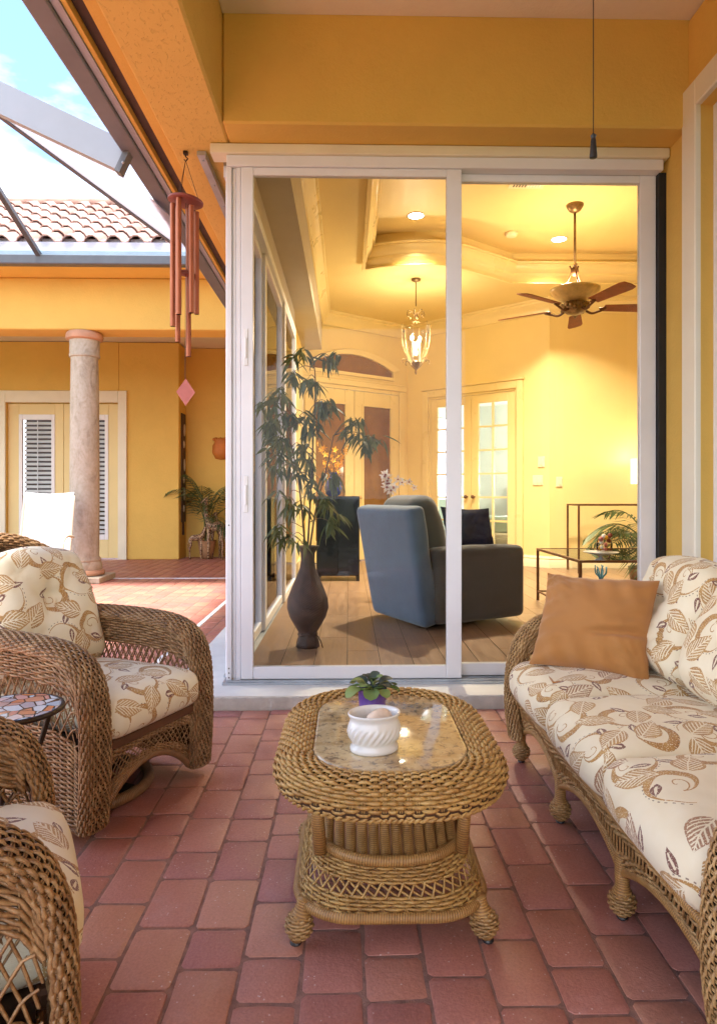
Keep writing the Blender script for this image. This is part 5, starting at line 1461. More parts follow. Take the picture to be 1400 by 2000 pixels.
for ph in (0, 1):
    q = []
    for k in range(401):
        U = k / 400; x, y, nx, ny = out_at(np.array(U)); a = 2 * PI * 72 * U + PI * ph
        q.append((float(x + nx * (0.082 + 0.005 * math.cos(a))), float(y + ny * (0.082 + 0.005 * math.cos(a))), 0.376 + 0.005 * math.sin(a)))
    ed.tube(q[:-1], 0.0048, 6, closed=True)
ed.build('twisted_edge', 'wicker_honey', ct, smooth=True)
gp = []
for k in range(96):
    x, y, nx, ny = out_at(np.array(k / 96)); gp.append((float(x), float(y), float(nx), float(ny)))
gm = MB(); rings = [(-0.004, 0.430), (-0.0015, 0.444), (-0.004, 0.4485), (-0.009, 0.450)]
V = [(x + nx * o_, y + ny * o_, z) for (o_, z) in rings for (x, y, nx, ny) in gp]; Fc = []
for k in range(3):
    for i in range(96): Fc.append((k * 96 + i, k * 96 + (i + 1) % 96, (k + 1) * 96 + (i + 1) % 96, (k + 1) * 96 + i))
Fc.append(tuple(3 * 96 + i for i in range(96))); Fc.append(tuple(range(95, -1, -1)))
gm.add(V, Fc).build('granite_top', 'granite', ct, auto=60)
# lower body
def rr_fn(hx0, hy0, z0, hx1, hy1, z1, r0=0.14, r1=0.17):
    Pa, da, _ = rrect(hx0, hy0, r0); Pb, db, _ = rrect(hx1, hy1, r1)
    def fn(U, V):
        U = np.mod(U, 1.0)
        xa, ya = np.interp(U, da, Pa[:, 0]), np.interp(U, da, Pa[:, 1]); xb, yb = np.interp(U, db, Pb[:, 0]), np.interp(U, db, Pb[:, 1])
        return np.stack([xa + (xb - xa) * V, ya + (yb - ya) * V, z0 + (z1 - z0) * V], -1)
    return fn
bz = rr_fn(0.236, 0.280, 0.092, 0.190, 0.245, 0.203)
mb = MB(); mb.weave(bz, 64, 5, 0.0042, 0.003, 0.0034, k=4, closed=True, v0=0.05, v1=0.38); mb.lattice(bz, 60, 0.022, 0.0032, 0.002, 0.34, 0.64); mb.weave(bz, 64, 6, 0.0042, 0.003, 0.0034, k=4, closed=True, v0=0.60, v1=1.0)
mb.build('woven_apron', 'wicker_honey', ct, smooth=True, kind='stuff')
uu = np.linspace(0, 1, 121)[None, :-1]
MB().tube(bz(uu, np.zeros_like(uu))[0], 0.013, 10, closed=True).build('bottom_rod', 'wrap_honey', ct, smooth=True)
MB().tube(bz(uu, np.ones_like(uu))[0] + np.array([0, 0, 0.006]), 0.0135, 10, closed=True).build('shelf_rod', 'wrap_honey', ct, smooth=True)
for sx in (-1, 1):
    for sy in (-1, 1):
        MB().tube([(sx * 0.178, sy * 0.185, 0.200), (sx * 0.190, sy * 0.20, 0.385)], 0.0165, 12).build('post', 'wrap_honey', ct, smooth=True)
        ball_foot(sx * 0.215, sy * 0.215, ct, top=0.104, lean=(sx * 0.022, sy * 0.014))
for sy in (-1, 1):
    for i in range(12):
        x = -0.158 + 0.316 * i / 11; dd = 0.235 * math.sqrt(max(0.0, 1 - (x / 0.24) ** 2)) + 0.005
        q = spline([(x * 0.97, sy * (dd - .115), 0.385), (x * 0.98, sy * (dd - .112), 0.30), (x, sy * (dd - .09), 0.240), (x, sy * (dd - .04), 0.213), (x, sy * dd, 0.202)], 18)
        MB().tube(q, 0.0142, 10).build('shelf_bar', 'wrap_honey', ct, smooth=True)

# ---- bowl, shell and violet on the table
GZ = 0.4505
bp = on(731, 1468, GZ)
bw = thing('oval_bowl', 'white ceramic oval bowl with slanted flutes standing on the granite table', 'bowl', (bp.x, bp.y + 0.015, GZ), math.radians(14))
def flute(a, z):
    if not (0.022 < z < 0.066): return 1.0
    k = math.sin(PI * (z - 0.022) / 0.044); return 1 + 0.034 * k * math.sin(24 * a - 260 * z)
prof = [(0.030, 0.0), (0.060, 0.0), (0.0625, 0.004), (0.062, 0.012), (0.056, 0.018), (0.058, 0.024)] + [(0.058 + 0.0105 * math.sin(PI * (z - 0.024) / 0.060), z) for z in np.linspace(0.027, 0.076, 14)] + \
       [(0.061, 0.083), (0.066, 0.089), (0.068, 0.094), (0.066, 0.097), (0.062, 0.095), (0.058, 0.088), (0.060, 0.06), (0.052, 0.03), (0.02, 0.022)]
MB().lathe(prof, 150, sx=1.0, sy=0.80, warp=flute).build('bowl_body', 'white_ceramic', bw, smooth=True)
rk = thing('shell', 'smooth pale seashell lying inside the white oval bowl', 'shell', (bp.x + 0.012, bp.y + 0.015, GZ + 0.046), math.radians(25))
mb = MB(); mb.ball((0, 0, 0.028), 0.030, 20, 12, (1.25, 0.85, 0.95)); mb.v = [(x, y, z + 0.003 * math.sin(60 * x) * (z > .03)) for x, y, z in mb.v]; mb.build('shell_body', 'shell', rk, smooth=True)
pp = on(727, 1399, GZ)
pv = thing('african_violet', 'small violet plant with round green leaves in a purple pot on the table', 'potted plant', (pp.x, pp.y, GZ))
MB().lathe([(0.030, 0.0), (0.036, 0.001), (0.0385, 0.02), (0.0425, 0.078), (0.0425, 0.082), (0.040, 0.083), (0.039, 0.072), (0.01, 0.07)], 40).build('pot', 'purple_glaze', pv, auto=50)
MB().lathe([(0.001, 0.0725), (0.0388, 0.0725)], 20).build('soil', 'soil', pv)
def round_leaf():
    mb = MB(); n = 9; V = [(0, 0, 0)]
    def fn(U, V_):
        y = (V_ * 2 - 1); x = U; w = 0.42 * np.sqrt(np.maximum(0, 1 - (2 * x - 1.0) ** 2)) * (0.75 + 0.35 * x)
        return np.stack([x, y * w, 0.10 * np.sin(PI * x) + 0.10 * (y * y) * np.sin(PI * x) - 0.18 * x * x], -1)
    mb.sheet(fn, 10, 6)
    def fn2(U, V_): P = fn(U, V_); P[..., 2] -= 0.035 * np.sin(PI * np.clip(U, .02, .98)); return P
    mb.sheet(fn2, 10, 6); mb.tube([(-0.55, 0, -0.12), (0.05, 0, -0.01)], 0.05, 6)
    return mb
lg = round_leaf().mesh('leaf', 'leaf_violet', True); ld = round_leaf().mesh('leaf', 'leaf_violet_dark', True)
for i in range(21):
    ring_ = 0 if i < 9 else (1 if i < 15 else 2); a = i * 2.399 + 0.4
    rr = (0.034, 0.018, 0.006)[ring_]; ti = (0.10, -0.35, -0.85)[ring_] + random.uniform(-.15, .15); s_ = (0.056, 0.043, 0.032)[ring_] * random.uniform(.85, 1.15)
    inst('leaf', lg if ring_ == 0 or i % 3 == 0 else ld, pv, (rr * math.cos(a), rr * math.sin(a), 0.086 + 0.008 * ring_), (random.uniform(-.2, .2), ti, a), (s_, s_, s_))
# ------------------------------------------------------------------ inside the living room
# tall vase with bamboo
vb = on(601, 1263, FZ)
va = thing('tall_vase', 'tall dark brown woven floor vase with a ruffled collar inside the glass door', 'vase', (vb.x, vb.y, FZ))
def gather(a, z): return 1 + 0.018 * abs(math.cos(5 * a)) + (0.10 * math.sin(5 * a) if z > 0.62 else (0.05 * math.sin(7 * a) if z < 0.075 else 0.0))
MB().lathe([(0.075, 0.0), (0.072, 0.03), (0.060, 0.07), (0.058, 0.095), (0.085, 0.14), (0.118, 0.20), (0.135, 0.26), (0.130, 0.32), (0.105, 0.39), (0.075, 0.46), (0.052, 0.52), (0.044, 0.57), (0.047, 0.62), (0.062, 0.655), (0.072, 0.668), (0.060, 0.66), (0.04, 0.6), (0.03, .5)], 40, warp=gather).build('vase_body', 'woven_brown', va, smooth=True)
mb = MB(); mb.tube([(0.062 * math.cos(a), 0.062 * math.sin(a), 0.085 + .004 * math.sin(3 * a)) for a in np.linspace(0, 2 * PI, 33)[:-1]], 0.005, 6, closed=True); mb.tube(spline([(0.06, -.02, .085), (0.085, -.04, .05), (0.10, -.03, .0)], 8), .004, 6); mb.build('tie_cord', 'woven_brown', va, smooth=True)
bb = thing('bamboo_plant', 'tall artificial bamboo with drooping green leaves standing in the brown vase', 'bamboo', (vb.x, vb.y, FZ))
inv = Vector((vb.x, vb.y, FZ))
def bl_(px, py, dy=0.0): return at(px, py, vb.y + dy) - inv
stalks = [[(600, 1085, 0), (606, 980, .02), (612, 850, .03), (616, 750, .02), (612, 700, 0)], [(597, 1085, 0), (590, 1000, -.03), (580, 920, -.05), (560, 835, -.06), (548, 790, -.05)],
          [(603, 1085, .0), (618, 990, .06), (640, 905, .10), (652, 850, .12)]]
for s_ in stalks:
    q = spline([bl_(*p) for p in s_], 26); MB().tube(q, np.linspace(0.0075, 0.003, 26), 7).build('stalk', 'bamboo_stem', bb, smooth=True)
def bleaf():
    t = np.linspace(0, 1, 6); w = [0.0, 0.42, 0.5, 0.40, 0.22, 0.0]
    V = []; 
    for x, ww in zip(t, w): V += [(x, -ww, 0.03 * (ww > 0) - 0.22 * x * x), (x, 0, -0.22 * x * x), (x, ww, 0.03 * (ww > 0) - 0.22 * x * x)]
    Fc = []
    for i in range(5):
        for k in range(2): Fc.append((3 * i + k, 3 * i + 3 + k, 3 * i + 4 + k, 3 * i + 1 + k))
    return MB().add(V, Fc)
bm_ = bleaf().mesh('leaf', 'leaf_bamboo', True)
clusters = [(590, 700), (648, 712), (572, 742), (600, 756), (626, 800), (545, 785), (516, 806), (640, 800), (560, 826), (590, 822), (690, 836), (528, 856), (545, 896), (590, 888), (604, 846), (702, 866), (724, 868),
            (538, 928), (572, 920), (602, 910), (652, 944), (558, 985), (580, 998), (545, 1040), (568, 1062), (642, 992), (648, 1035), (602, 962), (555, 872), (532, 835)]
rb = random.Random(4); tw = MB(); nl = 0
for (cx, cy) in clusters:
    dy = rb.uniform(-.16, .18); c_ = bl_(cx, cy - 14, dy)
    # twig back to the closest stalk point below
    best = None
    for s_ in stalks:
        for p in spline([bl_(*q) for q in s_], 20):
            pv_ = Vector(p); dd = (pv_ - c_).length + (0.25 if pv_.z > c_.z + .05 else 0)
            if best is None or dd < best[0]: best = (dd, pv_)
    md = (best[1] + c_) / 2 + Vector((0, 0, 0.03)); tw.tube(spline([best[1], md, c_], 8), np.linspace(0.003, 0.0014, 8), 5)
    for k in range(rb.choice([8, 9, 9, 10])):
        yaw = rb.uniform(0, 2 * PI); pitch = rb.uniform(0.35, 1.25); ln = rb.uniform(0.10, 0.165)
        inst('leaf', bm_, bb, c_ + Vector((rb.uniform(-.03, .03), rb.uniform(-.03, .03), rb.uniform(-.02, .03))), (rb.uniform(-.7, .7), pitch, yaw), (ln, 0.026 * rb.uniform(.8, 1.2), ln)); nl += 1
tw.build('twigs', 'bamboo_stem', bb, smooth=True)
fol = MB(); lb_ = bleaf()
for (cx, cy) in clusters:
    for rep in range(2):
        c_ = bl_(cx + rb.uniform(-22, 22), cy - 14 + rb.uniform(-18, 18), rb.uniform(-.2, .2))
        for k in range(6):
            ln = rb.uniform(0.08, 0.15); mt = Matrix.Translation(c_ + Vector((rb.uniform(-.02, .02), rb.uniform(-.02, .02), rb.uniform(-.02, .02)))) @ Matrix.Rotation(rb.uniform(0, 6.28), 4, 'Z') @ Matrix.Rotation(rb.uniform(.2, 1.25), 4, 'Y') @ Matrix.Rotation(rb.uniform(-.7, .7), 4, 'X') @ Matrix.Diagonal((ln, .024 * rb.uniform(.8, 1.2), ln, 1))
            fol.add([mt @ Vector(v) for v in lb_.v], lb_.f)
fol.build('foliage', 'leaf_bamboo', bb, smooth=True, kind='stuff')

# swivel chair seen from behind: daylight blue painted on the back, shade on the arms
sw_ = thing('swivel_chair', 'blue grey upholstered swivel chair with its back to the glass door', 'armchair', (0.79, 5.40, FZ), math.radians(116.6))
def yz_prism(poly, x0, x1, bev=0.03):
    bm = bmesh.new(); a = [bm.verts.new((x0, y, z)) for y, z in poly]; b = [bm.verts.new((x1, y, z)) for y, z in poly]; n = len(poly)
    bm.faces.new(a[::-1]); bm.faces.new(b)
    for i in range(n): bm.faces.new((a[i], a[(i + 1) % n], b[(i + 1) % n], b[i]))
    bmesh.ops.recalc_face_normals(bm, faces=bm.faces[:])
    bmesh.ops.bevel(bm, geom=bm.edges[:], offset=bev, segments=3, affect='EDGES', profile=0.6); bm.verts.index_update()
    mb = MB(); mb.add([v.co for v in bm.verts], [[v.index for v in f.verts] for f in bm.faces]); bm.free(); return mb
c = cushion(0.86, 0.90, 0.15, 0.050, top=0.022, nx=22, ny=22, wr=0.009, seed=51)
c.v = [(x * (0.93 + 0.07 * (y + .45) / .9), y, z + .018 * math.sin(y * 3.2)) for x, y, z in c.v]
c = c.build('backrest', 'chair_fabric_daylit', sw_, smooth=True)
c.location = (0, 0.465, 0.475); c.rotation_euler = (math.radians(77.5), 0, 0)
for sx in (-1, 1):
    c = cushion(0.155, 0.86, 0.56, 0.05, top=0.014, nx=10, ny=24, nz=16, wr=0.003, seed=60 + sx, side=0.012).build('arm', 'cushion_grey_arm_shade', sw_, smooth=True)
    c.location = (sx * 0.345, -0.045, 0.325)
yz_prism([(0.32, 0.05), (-0.46, 0.05), (-0.46, 0.28), (0.32, 0.28)], -0.268, 0.268, 0.02).build('seat_base', 'cushion_grey_arm_shade', sw_, auto=40)
c = cushion(0.53, 0.74, 0.16, 0.05, top=0.02, nx=12, ny=12, seed=8).build('seat_cushion', 'cushion_grey_arm_shade', sw_, smooth=True); c.location = (0, -0.09, 0.36)
c = cushion(0.56, 0.54, 0.24, 0.11, top=0.05, nx=18, ny=18, wr=.01, seed=9).build('back_cushion', 'cushion_grey_arm_shade', sw_, smooth=True); c.location = (-0.02, 0.32, 0.735); c.rotation_euler = (math.radians(74), 0, 0.0)
mb = MB(); mb.lathe([(0.05, 0.012), (0.05, 0.05)], 12); mb.tube([(0.24 * math.cos(a), 0.24 * math.sin(a), 0.016) for a in np.linspace(0, 2 * PI, 33)[:-1]], 0.014, 8, closed=True); mb.obox((-0.24, 0, 0.016), (0.24, 0, 0.016), .04, .02); mb.obox((0, -.24, .018), (0, .24, .018), .04, .02)
mb.build('swivel_base', 'black_plastic', sw_)
np_ = thing('navy_pillow', 'dark navy throw pillow propped inside the blue swivel chair', 'pillow', (0.98, 5.42, FZ + 0.45), math.radians(140))
o = pillow(0.46, 0.46, 0.16, n=20).build('pillow_cover', 'navy_fabric', np_, smooth=True); o.rotation_euler = (math.radians(72), 0, 0); o.location = (0, 0.0, 0.235)

# black lacquer cabinet with yellow flowers
cb0, cb1 = at(618, 1134, 7.72).x, at(702, 1134, 7.72).x
kb = thing('black_cabinet', 'glossy black lacquer cabinet standing against the entrance wall', 'cabinet', ((cb0 + cb1) / 2, 7.92, FZ))
hw = (cb1 - cb0) / 2
MB().box(-hw, hw, -0.2, 0.2, 0.06, 0.985, .006).build('case', 'black_lacquer', kb)
for s_ in (-1, 1):
    MB().box(-hw + .012 if s_ < 0 else .003, -.003 if s_ < 0 else hw - .012, -0.212, -0.2005, 0.09, 0.955, .003).build('cabinet_door', 'black_lacquer', kb)
    for sy in (-.18, .18): MB().box(s_ * hw - .02 - .02 * s_, s_ * hw + .02 - .02 * s_, sy - .02, sy + .02, 0, 0.0595).build('foot', 'black_plastic', kb)
fv = thing('blue_vase', 'cobalt blue vase on the black cabinet', 'vase', (kb.location.x - 0.06, 7.90, FZ + 0.9855))
MB().lathe([(0.06, 0.0), (0.09, 0.03), (0.11, 0.10), (0.09, 0.18), (0.05, 0.22), (0.045, 0.26), (0.06, 0.28), (0.05, 0.27), (0.035, 0.22)], 28).build('vase_body', 'cobalt', fv, smooth=True)
fy = thing('yellow_flowers', 'bright yellow orchid sprays standing in the cobalt vase', 'flowers', (kb.location.x - 0.06, 7.90, FZ + 0.9855 + 0.10))
rb = random.Random(8); sm = MB(); fl_ = MB()
fivep = MB()
for k in range(5):
    a = k * 1.2566; fivep.add([(0, 0, 0), (0.5 * math.cos(a - .4), 0.5 * math.sin(a - .4), .12), (math.cos(a), math.sin(a), .25), (.5 * math.cos(a + .4), .5 * math.sin(a + .4), .12)], [(0, 1, 2, 3)])
fivem = fivep.mesh('blossom', 'petal_yellow', False)
for (ex_, ey_) in ((-0.16, 0.52), (0.02, 0.46), (0.10, 0.40), (0.16, 0.50), (-0.10, 0.30), (0.08, 0.26)):
    q = spline([(0, 0, 0), (ex_ * .4, 0, ey_ * .55), (ex_, rb.uniform(-.06, .06), ey_)], 10); sm.tube(q, 0.004, 5)
    for k in range(9):
        p = q[4 + (k * 6) // 9]; s_ = rb.uniform(.034, .050)
        inst('blossom', fivem, fy, (p[0] + rb.uniform(-.035, .035), p[1] + rb.uniform(-.04, .02), p[2] + rb.uniform(-.03, .03)), (rb.uniform(.6, 1.9), rb.uniform(-.6, .6), rb.uniform(0, 6)), (s_, s_, s_))
sm.build('stem', 'stem_green', fy)

# little round table with a white orchid beyond the chair
tb = thing('plant_stand', 'thin black metal plant stand behind the blue swivel chair', 'plant stand', (0.52, 6.55, FZ))
MB().lathe([(0.01, 0.60), (0.17, 0.60), (0.17, 0.615), (0.01, 0.615)], 28).build('stand_top', 'dark_metal', tb)
for i in range(3):
    a = i * 2.09 + 3.3; MB().tube([(0.15 * math.cos(a), 0.15 * math.sin(a), 0.6), (0.24 * math.cos(a), 0.24 * math.sin(a), 0.0)], 0.008, 6).build('leg', 'dark_metal', tb)
MB().tube([(0.21 * math.cos(a), 0.21 * math.sin(a), 0.12) for a in np.linspace(0, 2 * PI, 25)[:-1]], 0.006, 6, closed=True).build('ring', 'dark_metal', tb)
orc = thing('white_orchid', 'white orchid with two arching sprays on the thin metal stand', 'orchid', (0.52, 6.55, FZ + 0.6155))
MB().lathe([(0.05, 0.0), (0.06, 0.01), (0.07, 0.12), (0.065, 0.12), (0.05, 0.10)], 20).build('pot', 'white_ceramic', orc, smooth=True)
op = MB()
for k in range(5):
    a = k * 1.2566 + .3; w_ = .55 if k % 2 else .38
    op.add([(0, 0, 0), (0.55 * math.cos(a - w_), 0.55 * math.sin(a - w_), .06), (math.cos(a), math.sin(a), -.02), (.55 * math.cos(a + w_), .55 * math.sin(a + w_), .06)], [(0, 1, 2, 3)])
opm = op.mesh('blossom', 'petal_white', False); sm = MB()
og = Vector((0.52, 6.55, FZ + 0.6155))
for (pts_) in ([(757, 1000), (758, 955), (755, 930), (748, 935)], [(760, 1000), (765, 960), (780, 935), (812, 950)]):
    q = spline([(0, 0, 0.1)] + [tuple(at(a, b, 6.5) - og) for a, b in pts_], 26); sm.tube(q, 0.004, 5)
    for k in range(7):
        p = q[13 + (k * 13) // 7]; s_ = 0.062 - .004 * k * (pts_[-1][0] > 800)
        bo_ = inst('blossom', opm, orc, (p[0] + rb.uniform(-.02, .02), p[1] - .02, p[2] - .012 + rb.uniform(-.035, .03)), (PI / 2 + rb.uniform(-.3, .3), rb.uniform(-.4, .4), rb.uniform(-.4, .4)), (s_, s_, s_))
        MB().ball((0, 0, 0.12), 0.20, 6, 5).build('lip', 'red_wood', bo_)
sm.build('stem', 'stem_green', orc)

# ---- ceiling lights
def downlight(px, py, z, label, power=55):
    d = ray(px, py); t = (z - EYE) / d.z; p = Vector((d.x * t, d.y * t, z))
    o = thing('recessed_light', label, 'ceiling light', p, 0, 'lit recessed ceiling lights')
    MB().lathe([(0.092, -0.001), (0.098, -0.006), (0.085, -0.008), (0.078, -0.002)], 32).build('trim_ring', 'white_paint', o, smooth=True)
    MB().lathe([(0.001, -0.0035), (0.079, -0.0035)], 32).build('lens', 'light_disc', o)
    l = bpy.data.lights.new('downlight', 'AREA'); l.shape = 'DISK'; l.size = 0.15; l.energy = power; l.color = (1.0, 0.86, 0.62); l.spread = math.radians(115)
    lo = bpy.data.objects.new('light', l); COL.objects.link(lo); lo.parent = o; lo.location = (0, 0, -0.02)
downlight(812, 421, TZ, 'lit recessed ceiling light in the tray ceiling above the lantern side', 32)
downlight(1091, 467, TZ, 'lit recessed ceiling light beside the ceiling fan rod', 26)
# ceiling vent and smoke detector
d = ray(1030, 358); t_ = (TZ - EYE) / d.z
vt = thing('ceiling_vent', 'slotted white air vent in the tray ceiling', 'vent', (d.x * t_, d.y * t_, TZ))
MB().box(-0.17, 0.17, -0.10, 0.10, -0.008, -0.0005, .002).build('vent_frame', 'trim_cream', vt)
for i in range(10): MB().box(-0.13 + i * .028, -0.118 + i * .028, -0.06, 0.06, -0.0115, -0.0085).build('slot', 'black_gap' if i < 5 else 'white_paint', vt)
d = ray(998, 455); t_ = (TZ - EYE) / d.z
sd = thing('smoke_detector', 'round cream smoke detector on the tray ceiling', 'smoke detector', (d.x * t_, d.y * t_, TZ))
MB().lathe([(0.07, -0.001), (0.072, -0.02), (0.055, -0.04), (0.02, -0.042)], 24).build('detector_body', 'trim_cream', sd, auto=40)

# ---- hanging lantern
d = ray(812, 545); t_ = (CZ - EYE) / d.z; lp = Vector((d.x * t_, d.y * t_, CZ))
ln = thing('lantern_pendant', 'lit bronze and glass lantern with candle bulbs hanging before the entrance doors', 'pendant lamp', (lp.x, lp.y, 0))
zl = lambda py: EYE + (HZN - py) * lp.y / F
MB().tube([(0, 0, CZ), (0, 0, zl(597))], 0.007, 8).build('rod', 'bronze_gold', ln)
MB().lathe([(0.06, CZ - .001), (0.055, CZ - .02), (0.02, CZ - .035)], 20).build('canopy', 'bronze_gold', ln, smooth=True)
zt, zb_ = zl(618), zl(716); kx = lp.y / F
mb = MB()
for i in range(6):
    a = i * PI / 3 + .2; ca, sa = math.cos(a), math.sin(a)
    mb.tube([(r_ * ca, r_ * sa, z) for r_, z in [(p[0], p[1]) for p in spline([(0.006, zl(622)), (0.03, zl(612)), (0.09, zl(606)), (0.112, zl(612)), (0.10, zl(619)), (0.08, zl(616))], 14)]], 0.0045, 5)
    mb.tube([(r_ * ca, r_ * sa, z) for r_, z in [(p[0], p[1]) for p in spline([(0.006, zl(621)), (0.02, zl(626)), (0.05, zl(629))], 8)]], 0.0045, 5)
mb.ball((0, 0, zl(616)), 0.022, 10, 7, (1, 1, 1.8)); mb.build('top_scrolls', 'bronze_gold', ln, smooth=True)
mb = MB()
for i in range(6):
    a = i * PI / 3 + .2; ca, sa = math.cos(a), math.sin(a)
    mb.tube([(p[0] * ca, p[0] * sa, p[1]) for p in spline([(0.004, zl(722)), (0.06, zl(714)), (0.11, zl(703)), (0.165, zl(702)), (0.175, zl(707)), (0.16, zl(710))], 16)], 0.005, 5)
mb.lathe([(0.005, zl(731)), (0.014, zl(727)), (0.012, zl(722)), (0.04, zl(717)), (0.06, zl(708)), (0.05, zl(705)), (0.01, zl(704))], 16); mb.build('bottom_scrolls', 'bronze_gold', ln, smooth=True)
gp_ = [(0.10, zl(704)), (0.135, zl(690)), (0.165, zl(672)), (0.18, zl(652)), (0.182, zl(635)), (0.178, zl(631))]
V = []; Fc = []
for k in range(6):
    pa = MB(); a0 = k * PI / 3 + .2; V = []; Fc = []
    for (r_, z) in gp_:
        for q in range(5): a = a0 + q * PI / 12; V.append((r_ * math.cos(a), r_ * math.sin(a), z))
    for i in range(len(gp_) - 1):
        for q in range(4): Fc.append((i * 5 + q, i * 5 + q + 1, i * 5 + q + 6, i * 5 + q + 5))
    pa.add(V, Fc).build('pane', 'lantern_glass', ln, smooth=True)
    MB().tube([(r_ * 1.01 * math.cos(a0), r_ * 1.01 * math.sin(a0), z) for r_, z in gp_], 0.0035, 5).build('rib', 'bronze_gold', ln, smooth=True)
for k in range(4):
    a = k * PI / 2 + .5; r_ = 0.058
    cz = zl(676 if k % 2 else 666)
    o = MB().lathe([(0.011, zl(704)), (0.011, cz)], 10, (r_ * math.cos(a), r_ * math.sin(a), 0)).build('candle', 'candle', ln)
    MB().ball((r_ * math.cos(a), r_ * math.sin(a), cz + 0.036), 0.020, 10, 8, (1, 1, 1.8)).build('bulb', 'bulb', o, smooth=True)
l = bpy.data.lights.new('lantern_light', 'POINT'); l.energy = 11; l.color = (1, 0.84, 0.60); l.shadow_soft_size = 0.05
lo = bpy.data.objects.new('light', l); COL.objects.link(lo); lo.parent = ln; lo.location = (0, 0, zl(655))

# ---- ceiling fan
d = ray(1122, 400); t_ = (TZ - EYE) / d.z; fp = Vector((d.x * t_, d.y * t_, TZ)); zf = lambda py: EYE + (HZN - py) * fp.y / F
fan = thing('ceiling_fan', 'bronze ceiling fan with wooden blades and amber bowl light on a long rod', 'ceiling fan', (fp.x, fp.y, 0))
MB().lathe([(0.088, TZ - .001), (0.085, TZ - .02), (0.06, TZ - .06), (0.02, TZ - .085)], 28).build('canopy', 'bronze_gold', fan, smooth=True)
MB().tube([(0, 0, TZ - .08), (0, 0, zf(520))], 0.013, 10).build('down_rod', 'bronze_gold', fan, smooth=True)
mb = MB(); mb.lathe([(0.012, zf(515)), (0.034, zf(522)), (0.040, zf(530)), (0.02, zf(536))], 16)
for i in range(3):
    a = i * 2.094 + .5; mb.tube([(p[0] * math.cos(a), p[0] * math.sin(a), p[1]) for p in spline([(0.05, zf(515)), (0.035, zf(525)), (0.06, zf(540)), (0.13, zf(560))], 14)], [0.010] + [0.008] * 12 + [0.009], 6)
mb.build('scroll_arms', 'brown_iron', fan, smooth=True)
MB().lathe([(0.06, zf(592)), (0.12, zf(586)), (0.20, zf(576)), (0.245, zf(567)), (0.25, zf(563)), (0.24, zf(562)), (0.19, zf(572)), (0.05, zf(588))], 36).build('bowl_shade', 'amber_glass', fan, smooth=True)
mb = MB(); mb.lathe([(0.10, zf(588)), (0.13, zf(593)), (0.125, zf(602)), (0.08, zf(610)), (0.03, zf(613))], 24)
for i in range(20):
    a = i * PI / 10; mb.ball((0.125 * math.cos(a), 0.125 * math.sin(a), zf(594 + 4 * (i % 3))), 0.026, 7, 5)
mb.build('motor_housing', 'bronze_gold', fan, smooth=True)
l = bpy.data.lights.new('bowl_fill_light', 'POINT'); l.energy = 11; l.color = (1, 0.86, 0.62); l.shadow_soft_size = 0.12  # light added inside the bowl to brighten the ceiling evenly
lo = bpy.data.objects.new('light', l); COL.objects.link(lo); lo.parent = fan; lo.location = (0, 0, zf(558))
zbl = zf(599)
blade = MB(); bp_ = [(0.24, -0.055), (0.62, -0.075), (0.67, -0.06), (0.68, 0.0), (0.67, 0.06), (0.62, 0.075), (0.24, 0.055)]
blade.prism(bp_, -0.004, 0.004); bme = blade.mesh('blade', 'blade_wood', False)
br_ = MB(); br_.tube(spline([(0.10, 0, -0.03), (0.15, 0, -0.055), (0.20, 0, -0.04), (0.27, 0, -0.012)], 10), 0.012, 6); br_.ball((0.25, 0, -0.008), 0.03, 8, 5, (1.2, 1, .5)); brm = br_.mesh('blade_arm', 'brown_iron', True)
for a in (2, 74, 146, 218, 290):
    an = math.radians(a - 3); inst('blade', bme, fan, (0, 0, zbl), (math.radians(-13), 0, an), (1.22, 1.1, 1)); inst('blade_arm', brm, fan, (0, 0, zbl), (0, 0, an), (1.15, 1, 1))

# ---- glass and iron tables, lamp, ornaments, palm
def iron_table(name, label, x0, x1, y0, y1, ztop, low=None):
    t = thing(name, label, 'table', (x0, y0, FZ)); w_, d_ = x1 - x0, y1 - y0; zt = ztop - FZ; r_ = 0.011
    for (x, y) in ((0, 0), (w_, 0), (0, d_), (w_, d_)): MB().box(x - r_, x + r_, y - r_, y + r_, 0, zt - .001).build('leg', 'brown_iron', t)
    f_ = MB(); f_.box(-r_, w_ + r_, -r_, r_, zt, zt + .02); f_.box(-r_, w_ + r_, d_ - r_, d_ + r_, zt, zt + .02); f_.box(-r_, r_, r_ + .001, d_ - r_ - .001, zt, zt + .02); f_.box(w_ - r_, w_ + r_, r_ + .001, d_ - r_ - .001, zt, zt + .02); f_.build('top_frame', 'brown_iron', t)
    MB().box(r_ + .001, w_ - r_ - .001, r_ + .001, d_ - r_ - .001, zt + .008, zt + .017).build('pane', 'table_glass', t)
    if low:
        f_ = MB(); 
        f_.box(-.007, .007, r_ + .001, d_ - r_ - .001, low, low + .014); f_.box(w_ - .007, w_ + .007, r_ + .001, d_ - r_ - .001, low, low + .014); f_.box(r_ + .001, w_ - r_ - .001, d_ - .007, d_ + .007, low, low + .014); f_.build('stretcher', 'brown_iron', t)
    return t
pA = on(1051, 1173, FZ)
iron_table('glass_coffee_table', 'low glass topped table with thin brown iron legs behind the rust pillow', pA.x, pA.x + 1.0, 5.14, 6.3, 0.565, 0.08)
pB = on(1128, 1113, FZ)
cx0 = at(1128, 1100, 8.45).x
iron_table('glass_console', 'tall glass topped console with thin brown iron legs against the room wall', cx0, cx0 + 1.1, 8.42, 8.85, 0.95)
tz = 0.565 + 0.0175
bw2 = on(1168, 1094, tz)
b2 = thing('silver_bowl', 'shallow footed silver bowl on the low glass table', 'bowl', (bw2.x + 0.02, bw2.y, tz))
